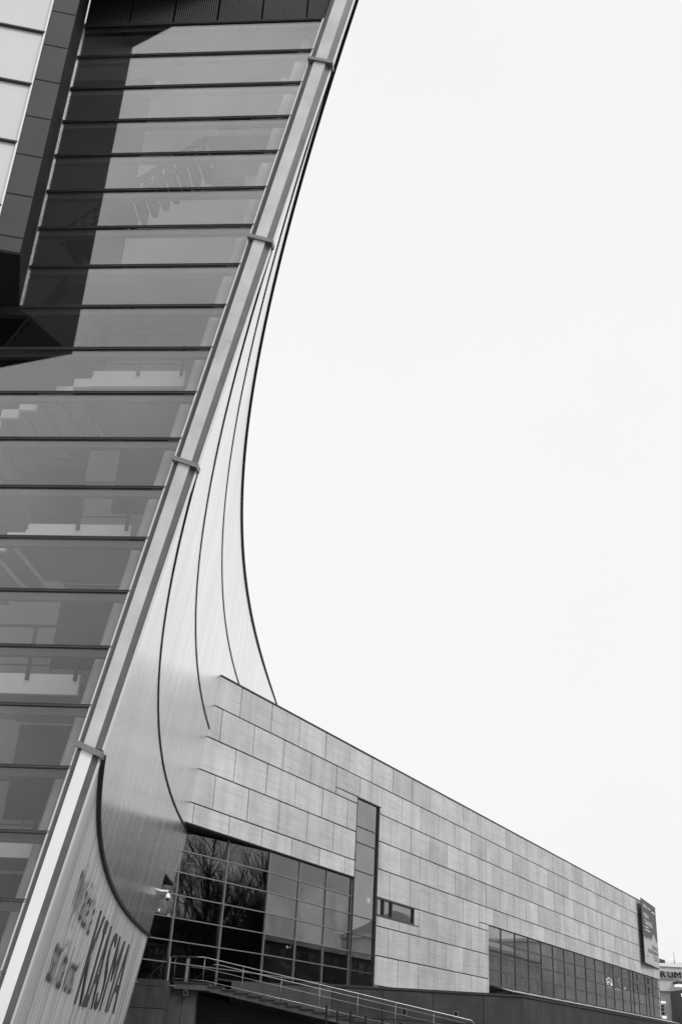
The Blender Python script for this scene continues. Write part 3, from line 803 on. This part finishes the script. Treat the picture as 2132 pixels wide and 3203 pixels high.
# ================================================================== banner on the stone wing
bn = empty('banner', spt(72.7, 7.75, 0.9), 'tall exhibition banner, dark above and light below, on stone wing end', 'banner')
BD = 0.0
def npt(a, z, d=0.0):      # the sheet leans out from the wall at its left edge
    t = (a - 69.95) / 5.5
    return spt(68.06 + (75.2 - 68.06) * t, z, 0.45 - 0.37 * t + d)
box('banner_sheet', npt, 69.95, 75.45, 7.75, 13.1, -0.05, BD, 'banner_dark', bn)
for z in (7.72, 13.1): box('banner_batten', npt, 69.9, 75.45, z, z + 0.03, -0.06, 0.02, 'mid_metal', bn)
for z in (8.2, 10.4, 12.6): Geo().tube([npt(70.0, z, -0.04), spt(68.06, z, -0.02)], 0.03, 6).build('standoff', 'dark_metal', bn)
edge = [(69.97, 7.77), (75.43, 7.77)]
xx = 75.43; top = []
br = random.Random(11)
n = 26
for i in range(n + 1):
    s = 75.43 - 5.46 * i / n
    base_ = 9.75 + 0.55 * math.exp(-((s - 73.9) / 1.0) ** 2)
    top += [(s, base_ + br.uniform(-0.18, 0.2)), (s - 0.05, base_ + br.uniform(-0.05, 0.3))]
top = [(max(69.97, a), b) for a, b in top]
pts = edge + top
def poly_sheet(name, fr, pts, d0, d1, m, parent):
    bm = bmesh.new(); a = [bm.verts.new(fr(x, z, d1)) for x, z in pts]
    fc = bm.faces.new(a); bmesh.ops.triangulate(bm, faces=[fc])
    ret = bmesh.ops.extrude_face_region(bm, geom=list(bm.faces))
    dv = fr(0, 0, d0) - fr(0, 0, d1)
    bmesh.ops.translate(bm, vec=dv, verts=[e for e in ret['geom'] if isinstance(e, bmesh.types.BMVert)])
    bm.verts.ensure_lookup_table(); bm.verts.index_update()
    v = [p.co.copy() for p in bm.verts]; f = [tuple(q.index for q in fa.verts) for fa in bm.faces]; bm.free()
    return mesh(name, v, f, m, parent)
poly_sheet('print_field', npt, pts, BD + 0.004, BD + 0.012, 'banner_light', bn)
def btxt(s, x0, x1, z0, z1, m): text_on('print', s, lambda u, w_: npt(x0 + (x1 - x0) * u, z0 + (z1 - z0) * w_, BD + 0.03), m, bn)
btxt('KIASMA', 70.4, 71.9, 12.45, 12.75, 'print_white')
btxt('MIKA', 70.5, 72.3, 11.62, 12.02, 'print_white')
btxt('TAANILA', 70.6, 73.6, 11.02, 11.45, 'print_white')
btxt('ERKKI', 73.0, 75.0, 9.18, 9.52, 'print_dark')
btxt('KURENNIEMI', 71.2, 75.1, 8.72, 9.08, 'print_dark')
for (x0, x1, z) in ((72.2, 73.2, 12.55), (73.7, 75.1, 12.45), (70.7, 72.1, 10.8), (70.7, 72.6, 10.55)): box('print', npt, x0, x1, z, z + 0.07, BD + 0.003, BD + 0.02, 'print_white', bn)
for (x0, x1, z) in ((73.0, 75.0, 8.5), (73.5, 75.0, 8.3), (70.7, 71.3, 8.35)): box('print', npt, x0, x1, z, z + 0.07, BD + 0.013, BD + 0.03, 'print_dark', bn)

# neon scribbles behind the ribbon glass
def neon(lbl, pts, r, m, d=-0.45):
    P = []
    for i in range(len(pts) - 1):
        for k in range(6):
            t = k / 6; p0 = pts[max(i - 1, 0)]; p1 = pts[i]; p2 = pts[i + 1]; p3 = pts[min(i + 2, len(pts) - 1)]
            P.append(tuple(0.5 * ((2 * p1[c]) + (-p0[c] + p2[c]) * t + (2 * p0[c] - 5 * p1[c] + 4 * p2[c] - p3[c]) * t * t + (-p0[c] + 3 * p1[c] - 3 * p2[c] + p3[c]) * t ** 3) for c in (0, 1)))
    P.append(pts[-1])
    o = empty('neon_sign', spt(pts[0][0], 4.4, d), lbl, 'neon sign')
    Geo().tube([deep(a, b, -d) for a, b in P], r, 6).build('neon_tube', m, o)
    Geo().tube([deep(pts[0][0], pts[0][1], -d), deep(pts[0][0], 6.7, -d)], 0.012, 5).build('hanger', 'dark_metal', o)
neon('glowing white neon scribble hanging behind the far ribbon windows', [(56.0, 5.2), (57.2, 5.75), (58.2, 5.55), (58.0, 5.2), (57.2, 5.1), (57.0, 5.5), (58.3, 5.3), (59.2, 5.05), (59.4, 5.6), (59.8, 5.2),
      (60.4, 5.1), (60.4, 5.9), (61.1, 6.0), (61.2, 5.6), (60.6, 5.5), (61.6, 5.0), (62.3, 5.35), (62.8, 5.0)], 0.06, 'neon')
neon('faintly glowing neon scribble behind the middle of the ribbon windows', [(40.8, 4.3), (41.6, 5.0), (42.3, 4.3), (41.5, 4.6), (43.2, 4.5), (43.6, 5.0), (44.2, 4.6), (43.7, 4.4), (44.6, 5.1), (45.2, 4.6)], 0.03, 'neon_faint')

# ================================================================== terrace wall, outdoor stair, landing
ter = empty('terrace_wall', T(2, 44, GZ), 'dark granite terrace wall with black coping below the stone wing', 'wall')
TZ = 2.0
px = [-3.1, -1.2, 0.7, 2.6, 4.5, 6.4, 7.86]
for a, b in zip(px[:-1], px[1:]):
    for z0, z1 in ((GZ, -0.2), (-0.2, 0.9), (0.9, TZ - 0.09)):
        v, f = chamfer_panel(lambda x, z, d: T(x, 44 - d, z), a + 0.008, b - 0.008, z0 + 0.008, z1 - 0.008, -0.06, 0.0, 0.006)
        mesh('wall_panel', v, f, 'concrete_grey' if b < 2.0 else 'granite_dark', ter)
box('wall_core', lpt, -3.1, 7.8, GZ, TZ - 0.1, 44.055, 44.3, 'joint', ter)
C0 = Vector((7.86, 44.0)); SD = Vector((0.48578, 0.87408)); SN = Vector((0.87408, -0.48578))
def tpt(a, z, d=0.0): return T(C0.x + SD.x * a + SN.x * d, C0.y + SD.y * a + SN.y * d, z)
a = 0.02
while a < 66:
    for z0, z1 in ((GZ, -0.2), (-0.2, 0.9), (0.9, TZ - 0.09)):
        v, f = chamfer_panel(tpt, a + 0.008, a + 2.19, z0 + 0.008, z1 - 0.008, -0.06, 0.0, 0.006)
        mesh('wall_panel', v, f, 'granite_dark', ter)
    a += 2.2
box('wall_core', tpt, 0.1, 66, GZ, TZ - 0.1, -0.3, -0.055, 'joint', ter)
box('coping', lambda x, z, d: T(x, 44 - d, z), -1.2, 7.90, TZ - 0.085, TZ, -0.4, 0.04, 'coping_black', ter)
box('coping', tpt, 0.045, 66, TZ - 0.085, TZ + 0.002, -0.4, 0.04, 'coping_black', ter)
Geo().prism([T(-3.0, 44.3, TZ - 0.12), T(7.6, 44.3, TZ - 0.12), tpt(66, TZ - 0.12, -0.3), spt(70, TZ - 0.12, 0.0), spt(2, TZ - 0.12, 0.0)],
            [T(-3.0, 44.3, TZ - 0.06), T(7.6, 44.3, TZ - 0.06), tpt(66, TZ - 0.06, -0.3), spt(70, TZ - 0.06, 0.0), spt(2, TZ - 0.06, 0.0)]).build('terrace_floor', 'concrete_dark', ter)
for x in (3.43, 5.35):
    g = Geo().hexa(bx(lpt, x - 0.075, x + 0.075, 1.09, 1.29, 43.985, 43.999))
    g.build('vent', 'black', ter)
    g = Geo()
    for (p, q, u, w_) in ((x - .1, x + .1, 1.07, 1.09), (x - .1, x + .1, 1.29, 1.31), (x - .1, x - .075, 1.09, 1.29), (x + .075, x + .1, 1.09, 1.29)): g.hexa(bx(lpt, p, q, u, w_, 43.975, 43.999))
    g.build('vent_frame', 'mid_metal', ter)

stair = empty('outdoor_stair', T(0, 43, GZ), 'concrete outdoor stair with landing and steel handrails beside the terrace wall', 'staircase')
LZ = 1.70
box('landing', lpt, -5.12, -3.72, LZ - 0.24, LZ - 0.03, 42.0, 43.9, 'concrete_grey', stair)
box('landing', lpt, -6.3, -5.13, LZ - 0.24, LZ - 0.03, 40.4, 44.2, 'concrete_dark', stair)
box('landing_edge', lpt, -5.14, -3.72, LZ - 0.028, LZ + 0.01, 41.95, 43.9, 'coping_black', stair)
NS = 21; RUN, RISE = 0.475, 0.0795
for k in range(NS):
    x0 = -3.72 + RUN * k; zt = LZ - RISE * (k + 1)
    box('tread', lpt, x0 - 0.06, x0 + RUN, zt - 0.035, zt, 41.93, 43.9, 'concrete_dark', stair)
    g = Geo().prism([T(x0, 42.0, zt - 0.036), T(x0 + RUN, 42.0, zt - 0.036), T(x0 + RUN, 42.0, zt - 0.19 - RISE * 0.9), T(x0, 42.0, zt - 0.19)],
                    [T(x0, 43.9, zt - 0.036), T(x0 + RUN, 43.9, zt - 0.036), T(x0 + RUN, 43.9, zt - 0.19 - RISE * 0.9), T(x0, 43.9, zt - 0.19)])
    g.build('step_block', 'concrete_grey', stair)
def rail_z(x): return LZ + 0.85 if x < -3.99 else LZ + 0.85 - (x + 3.99) * 0.1625
g = Geo()
g.tube([T(-5.03, 41.97, LZ + 0.83), T(-3.99, 41.97, LZ + 0.85), T(5.66, 41.97, rail_z(5.66)), T(5.74, 41.97, rail_z(5.74) - 0.06), T(5.74, 41.97, 0.05)], 0.019 * K, 8)
g.build('handrail', 'rail_steel', stair, smooth=True)
Geo().tube([T(-5.08, 41.97, LZ + 0.09), T(-3.97, 41.97, LZ + 0.08), T(5.74, 41.97, LZ + 0.08 - 9.71 * 0.1585)], 0.011 * K, 6).build('lower_rail', 'rail_steel', stair, smooth=True)
Geo().tube([T(-4.5, 41.97, LZ + 0.50), T(-3.97, 41.97, LZ + 0.48), T(5.74, 41.97, LZ + 0.48 - 9.71 * 0.161)], 0.010 * K, 6).build('middle_rail', 'mullion_steel', stair, smooth=True)
for x in (-5.03, -3.99, -2.57, -1.17, 0.22, 1.60, 2.96, 4.32):
    zb = LZ if x < -3.9 else LZ - RISE * ((x + 3.72) / RUN + 1) - 0.05
    Geo().tube([T(x, 41.97, zb - 0.03), T(x, 41.97, rail_z(x))], 0.012 * K, 6).build('rail_post', 'mullion_steel', stair, smooth=True)
Geo().tube([T(-4.4, 43.75, LZ + 0.72), T(-3.6, 43.75, LZ + 0.72), T(5.7, 43.75, LZ + 0.72 - 9.3 * 0.1625)], 0.02 * K, 6).build('wall_handrail', 'mullion_steel', stair, smooth=True)
g = Geo()
for z in (LZ + 0.80, LZ + 0.64, LZ + 0.03): g.tube([T(-6.05, 41.6, z), T(-5.3, 41.8, z - 0.01)], 0.018 * K, 6)
for x in (-6.02, -5.35): g.tube([T(x, 41.6 + (x + 6.05) * .27, LZ - 0.02), T(x, 41.6 + (x + 6.05) * .27, LZ + 0.8)], 0.016 * K, 6)
g.build('side_railing', 'rail_steel', stair, smooth=True)
box('lower_landing', lpt, 6.25, 8.4, GZ, LZ - RISE * (NS + 1), 41.9, 43.9, 'concrete_dark', stair)
sup = empty('support_pier', T(-4.7, 42.6, GZ), 'pale concrete pier of two slabs standing under the stair landing', 'pier')
box('pier_slab', lpt, -5.14, -4.70, GZ, LZ - 0.25, 42.25, 43.2, 'concrete_grey', sup)
box('pier_slab', lpt, -4.685, -4.20, GZ, LZ - 0.25, 42.30, 43.2, 'concrete_grey', sup)
und = empty('plinth_wall', T(-5.6, 40.5, GZ), 'low dark granite plinth wall below the landing beside the lettered wall', 'wall')
for z0, z1 in ((GZ, -0.1), (-0.1, 0.75), (0.75, LZ - 0.25)):
    v, f = chamfer_panel(lambda x, z, d: T(x, 40.3 - d, z), -6.4, -5.08, z0 + 0.008, z1 - 0.008, -1.5, 0.0, 0.006); mesh('wall_panel', v, f, 'granite_dark', und)
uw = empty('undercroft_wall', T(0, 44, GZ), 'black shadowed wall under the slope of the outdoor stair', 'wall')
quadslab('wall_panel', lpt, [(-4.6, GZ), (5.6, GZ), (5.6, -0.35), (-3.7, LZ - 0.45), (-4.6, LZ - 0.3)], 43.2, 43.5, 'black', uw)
g = Geo()
for i in range(7):
    for j in range(3): g.hexa(bx(lpt, -3.45 + 0.075 * i, -3.40 + 0.075 * i, 0.42 + 0.08 * j, 0.47 + 0.08 * j, 43.16, 43.19))
g.build('vent_grille', 'concrete_dark', uw)

lit = empty('litter_bin', T(-4.72, 42.6, LZ), 'shiny steel cylindrical litter bin standing on the stair landing', 'bin')
Geo().tube([T(-4.72, 42.6, LZ + 0.02), T(-4.72, 42.6, LZ + 0.80)], 0.14 * K, 20).build('drum', 'rail_steel', lit, smooth=False)
Geo().tube([T(-4.72, 42.6, LZ + 0.80), T(-4.72, 42.6, LZ + 0.84)], 0.15 * K, 20).build('rim', 'dark_metal', lit)
Geo().tube([T(-4.72, 42.6, LZ - 0.03), T(-4.72, 42.6, LZ + 0.02)], 0.12 * K, 20).build('foot', 'black', lit)
stp = empty('steel_post', T(-5.2, 41.5, LZ), 'stout polished steel post at the end of the landing railing', 'post')
Geo().tube([T(-5.2, 41.5, LZ - 0.06), T(-5.2, 41.5, LZ + 0.74)], 0.05 * K, 14).build('shaft', 'rail_steel', stp, smooth=False)
Geo().tube([T(-5.2, 41.5, LZ + 0.74), T(-5.2, 41.5, LZ + 0.765)], 0.056 * K, 14).build('cap', 'mid_metal', stp)
nb = empty('notice_board', T(-5.65, 43.3, LZ), 'framed notice board pinned with small papers behind the landing', 'notice board')
NBY = 43.2
box('board', lpt, -6.25, -5.12, 2.0, 3.0, NBY, NBY + 0.05, 'paper_c', nb)
box('top_light', lpt, -6.25, -5.12, 2.93, 3.0, NBY - 0.05, NBY - 0.004, 'paper_a', nb)
box('leg', lpt, -6.2, -6.14, LZ - 0.05, 2.0, NBY, NBY + 0.05, 'dark_metal', nb)
box('leg', lpt, -5.23, -5.17, LZ - 0.05, 2.0, NBY, NBY + 0.05, 'dark_metal', nb)
pr = random.Random(4)
for j in range(3):
    for i in range(5):
        x = -6.2 + 0.215 * i + pr.uniform(0, .02); z = 2.64 - 0.30 * j + pr.uniform(-.02, .02)
        box('paper_sheet', lpt, x, x + pr.uniform(.12, .19), z, z + pr.uniform(.17, .26), NBY - 0.015, NBY - 0.003, pr.choice(['paper_a', 'paper_b', 'paper_b', 'paper_c']), nb)

# security cameras
sc_ = empty('security_camera', T(-5.3, 38.8, 4.3), 'white dome security camera on bracket at the curved wall cut-out', 'camera')
Geo().tube([wpt(38.75, 4.38, -0.1), T(-5.16, 38.75, 4.38)], 0.035 * K, 8).build('bracket', 'plastic_white', sc_)
def dome(name, c, r, zr, m, parent, lo=False):
    n, k = 14, 6; v, f = [], []
    for j in range(k + 1):
        t = (math.pi / 2) * j / k
        for i in range(n):
            a = 2 * math.pi * i / n; v.append(c + Vector((r * math.cos(t) * math.cos(a), r * math.cos(t) * math.sin(a), (-1 if lo else 1) * zr * math.sin(t))))
    for j in range(k):
        for i in range(n): f.append((j * n + i, j * n + (i + 1) % n, (j + 1) * n + (i + 1) % n, (j + 1) * n + i))
    f.append(tuple(range(n)))
    return mesh(name, v, f, m, parent, smooth=True)
cc = T(-5.16, 38.75, 4.15)
dome('hood', cc, 0.09 * K, 0.17 * K, 'plastic_white', sc_); dome('lens_dome', cc - Vector((0, 0, 0.003)), 0.055 * K, 0.085 * K, 'black', sc_, True)
sm = empty('floodlight', T(-4.55, 42.1, 1.4), 'small square floodlight hanging under the stair landing', 'light')
g = Geo()
for (p, q, u, w_) in ((-4.64, -4.48, 1.25, 1.28), (-4.64, -4.48, 1.40, 1.43), (-4.64, -4.61, 1.28, 1.40), (-4.51, -4.48, 1.28, 1.40)): g.hexa(bx(lpt, p, q, u, w_, 41.96, 42.12))
g.build('housing', 'concrete_grey', sm); box('lens', lpt, -4.61, -4.51, 1.281, 1.399, 42.0, 42.1, 'black', sm)
box('stem', lpt, -4.58, -4.54, 1.43, 1.47, 42.0, 42.08, 'dark_metal', sm)

# black poles in front of the stair
wd = ['tall thick black pole standing before the stair, first from the landing', 'black pole before the stair, second from the landing', 'black pole before the stair, third from the landing',
      'black pole before the stair, fourth from the landing', 'black pole before the stair, fifth from the landing', 'black pole before the stair, farthest from the landing']
for (x, z), lb in zip([(0.43, 1.04), (0.77, 0.91), (1.17, 0.89), (1.63, 0.80), (2.14, 0.74), (2.70, 0.69)], wd):
    o = empty('pole', T(x, 36, GZ), lb, 'pole', 'row of black poles before the stair')
    Geo().tube([T(x, 36, GZ), T(x, 36, z)], 0.03 * K, 10).build('shaft', 'black', o)
    Geo().tube([T(x, 36, GZ), T(x, 36, GZ + 0.03)], 0.08 * K, 10).build('base_plate', 'dark_metal', o)

# ================================================================== bare trees (seen in the glazing, and one by the far shops)
def tree_mesh(name, seed, height, spread, levels=5, r0=0.30, dens=3):
    rnd = random.Random(seed); g = Geo(); gt = Geo()
    def grow(p, d, L, r, lv):
        n = 3 if lv < levels - 1 else 2
        path = [p]; q = p.copy(); dd = d.copy()
        for i in range(n):
            dd = (dd + Vector((rnd.gauss(0, .12), rnd.gauss(0, .12), rnd.gauss(0.05, .08)))).normalized()
            q = q + dd * (L / n); path.append(q.copy())
        (gt if lv == 0 else g).tube(path, r, 6 if lv < 2 else 4 if lv < 3 else 3, r * 0.62)
        if lv >= levels: return
        kids = dens + (1 if lv < 2 else 0) + (1 if rnd.random() < 0.5 else 0)
        for k in range(kids):
            t = rnd.uniform(0.35, 1.0) if lv else rnd.uniform(0.55, 1.0)
            i = min(int(t * n), n - 1); b = path[i].lerp(path[i + 1], t * n - i)
            ax = dd.orthogonal().normalized(); ax.rotate(Matrix.Rotation(rnd.uniform(0, 2 * math.pi), 3, dd))
            nd = dd.copy(); nd.rotate(Matrix.Rotation(rnd.uniform(0.35, 0.8) * spread, 3, ax)); nd.z += 0.12; nd.normalize()
            grow(b, nd, L * rnd.uniform(0.6, 0.78), r * rnd.uniform(0.42, 0.55), lv + 1)
        grow(path[-1], dd, L * 0.75, r * 0.6, lv + 1)
    grow(Vector((0, 0, 0)), Vector((rnd.gauss(0, .05), rnd.gauss(0, .05), 1)).normalized(), height * 0.30, r0, 0)
    out = []
    for nm, G in (('trunk', gt), ('crown', g)):
        me = bpy.data.meshes.new(nm); me.from_pydata([tuple(v) for v in G.v], [], G.f); me.materials.append(MATS['bark']); out.append(me)
    return out
def plant(meshes, loc, rz, sc, label, group=None):
    o = empty('bare_tree', loc, label, 'tree', group); o.rotation_euler.z = rz; o.scale = (sc, sc, sc)
    for nm, me in zip(('trunk', 'crown'), meshes):
        q = bpy.data.objects.new(nm, me); col.objects.link(q); q.parent = o
t_a = tree_mesh('tree', 21, 15.5, 1.0); t_b = tree_mesh('tree', 34, 15.0, 1.05)
for i, (m_, x, y, rz, sc, lb) in enumerate([
    (t_a, 21.5, 49.5, 0.3, 1.25, 'bare winter tree across the plaza, first from the outdoor stair'),
    (t_b, 24.0, 54.5, 1.9, 1.3, 'bare winter tree across the plaza, second from the outdoor stair'),
    (t_b, 25.5, 45.0, 4.0, 1.05, 'bare winter tree alone at the near end of the dark block'),
    (t_a, 33.0, 57.5, 2.4, 1.2, 'bare winter tree standing closest to the wall of the dark block')]):
    plant(m_, T(x, y, GZ), rz, sc, lb, 'bare trees across the plaza')

# ================================================================== buildings across the street (mirrored in the glazing)
def block(label, s0, s1, d0, d1, z1, wall, roofm, nst, pitch=0.0, cornice=True, name='street_building', wm='window_dark', ncol=None):
    o = empty(name, spt((s0 + s1) / 2, GZ, d0), label, 'building')
    box('wall', spt, s0, s1, GZ, z1, d0, d1, wall, o)
    if cornice: box('cornice', spt, s0 - .3, s1 + .3, z1 + 0.005, z1 + 0.5, d0 - 0.4, d1 + .1, roofm, o)
    if pitch: 
        Geo().prism([spt(s0, z1 + .51, d0), spt(s0, z1 + .51, d1), spt(s0, z1 + pitch, (d0 + d1) / 2)], [spt(s1, z1 + .51, d0), spt(s1, z1 + .51, d1), spt(s1, z1 + pitch, (d0 + d1) / 2)]).build('roof', 'window_soft', o)
    nc = ncol or int((s1 - s0) / 3.2); st = (z1 - GZ) / nst
    for i in range(nc):
        for j in range(nst):
            a = s0 + (s1 - s0) * (i + .28) / nc; b = s0 + (s1 - s0) * (i + .72) / nc
            box('window', spt, a, b, GZ + st * (j + .3), GZ + st * (j + .8), d0 - 0.05, d0 + 0.1, wm, o)
    return o
block('low dark block across the plaza behind the bare trees', 12, 62, 42, 56, 8.6, 'render_dark', 'render_dark', 3)
block('pale street building with light cornice facing the stone wing', 66, 122, 42, 58, 9.8, 'render_dark', 'render_pale', 4)
block('taller grey street building with steep roof', 126, 170, 42, 60, 15.0, 'render_mid', 'render_mid', 6, pitch=4.0, wm='window_soft')
block('long tall grey office block at the street end', 173, 275, 40, 60, 19.0, 'render_mid', 'render_mid', 7, ncol=22, wm='window_soft')

# ================================================================== far shopping building at the right edge
far_b = empty('shopping_building', T(62, 200, GZ), 'pale distant shopping building with large dark letters on its front', 'building')
box('wall', lpt, 52, 82, 11.0, 14.9, 200, 225, 'render_pale', far_b)
box('parapet', lpt, 52, 82, 14.905, 15.4, 199.7, 225, 'print_white', far_b)
box('penthouse', lpt, 60.6, 80, 15.41, 16.0, 204, 220, 'render_mid', far_b)
box('canopy', lpt, 61.9, 82, 12.1, 12.5, 197.5, 199.99, 'render_dark', far_b)
box('lit_fascia', lpt, 62.1, 82, 11.75, 12.09, 197.8, 199.99, 'lamp_soft', far_b)
box('lower_wall', lpt, 52, 82, GZ, 10.99, 201, 225, 'render_mid', far_b)
for i, (ch, a, b) in enumerate((('R', 59.75, 60.6), ('U', 60.95, 61.8), ('M', 62.1, 63.2))):
    text_on('sign_letter', ch, lambda u, w_: T(a + (b - a) * u, 199.4, 13.15 + 0.95 * w_), 'black', far_b, solid=lambda u, w_: T(a + (b - a) * u, 199.7, 13.15 + 0.95 * w_))
for z in (12.85, 13.4, 14.05): box('sign_bar', lpt, 58.5, 66, z - 0.03, z + 0.03, 199.75, 199.85, 'mid_metal', far_b)
g = Geo()
for x, r in ((60.0, .35), (60.7, .45), (61.3, .4)): g.tube([T(x, 203, 15.41), T(x, 203, 15.41 + 2 * r)], r * K, 10)
g.build('rooftop_unit', 'roof_dark', far_b)
Geo().tube([T(63.05, 202, 15.4), T(63.05, 202, 16.1)], 0.09 * K, 6).tube([T(63.05, 202, 16.1), T(63.05, 202, 17.4)], 0.045 * K, 6).build('antenna_mast', 'mid_metal', far_b)
wr = random.Random(8)
for i in range(10):
    z = 4.9 + 0.6 * i; a = 59.1 + wr.uniform(0, .3); b = 60.7 - wr.uniform(0, .5)
    box('window', lpt, a, b, z, z + wr.uniform(0.2, 0.42), 200.9, 201.1, wr.choice(['lamp_soft', 'render_pale', 'window_dark', 'window_dark']), far_b)
for i in range(6):
    box('window', lpt, 64 + 2.6 * i, 65.6 + 2.6 * i, 12.9, 14.2, 199.9, 200.1, 'window_dark', far_b)
dk = empty('dark_shop_block', T(66, 196, GZ), 'black glazed shop block with small lit white letters', 'building')
box('wall', lpt, 60.95, 80, GZ, 10.9, 190, 199, 'render_dark', dk)
for i in range(6):
    for j in range(5): box('window', lpt, 61.2 + 1.5 * i, 62.5 + 1.5 * i, 0.5 + 2.0 * j, 2.2 + 2.0 * j, 189.9, 190.05, 'window_dark', dk)
text_on('sign_letter', 'st', lambda u, w_: T(59.9 + 0.9 * u, 189.6, 9.75 + 0.55 * w_), 'lamp_soft', dk, solid=lambda u, w_: T(59.9 + 0.9 * u, 189.8, 9.75 + 0.55 * w_))
t_c = tree_mesh('tree', 50, 13, 1.1, levels=4, r0=0.2)
plant(t_c, T(57.5, 185, GZ), 0.5, 1.1, 'slender bare tree before the distant shopping building', None)
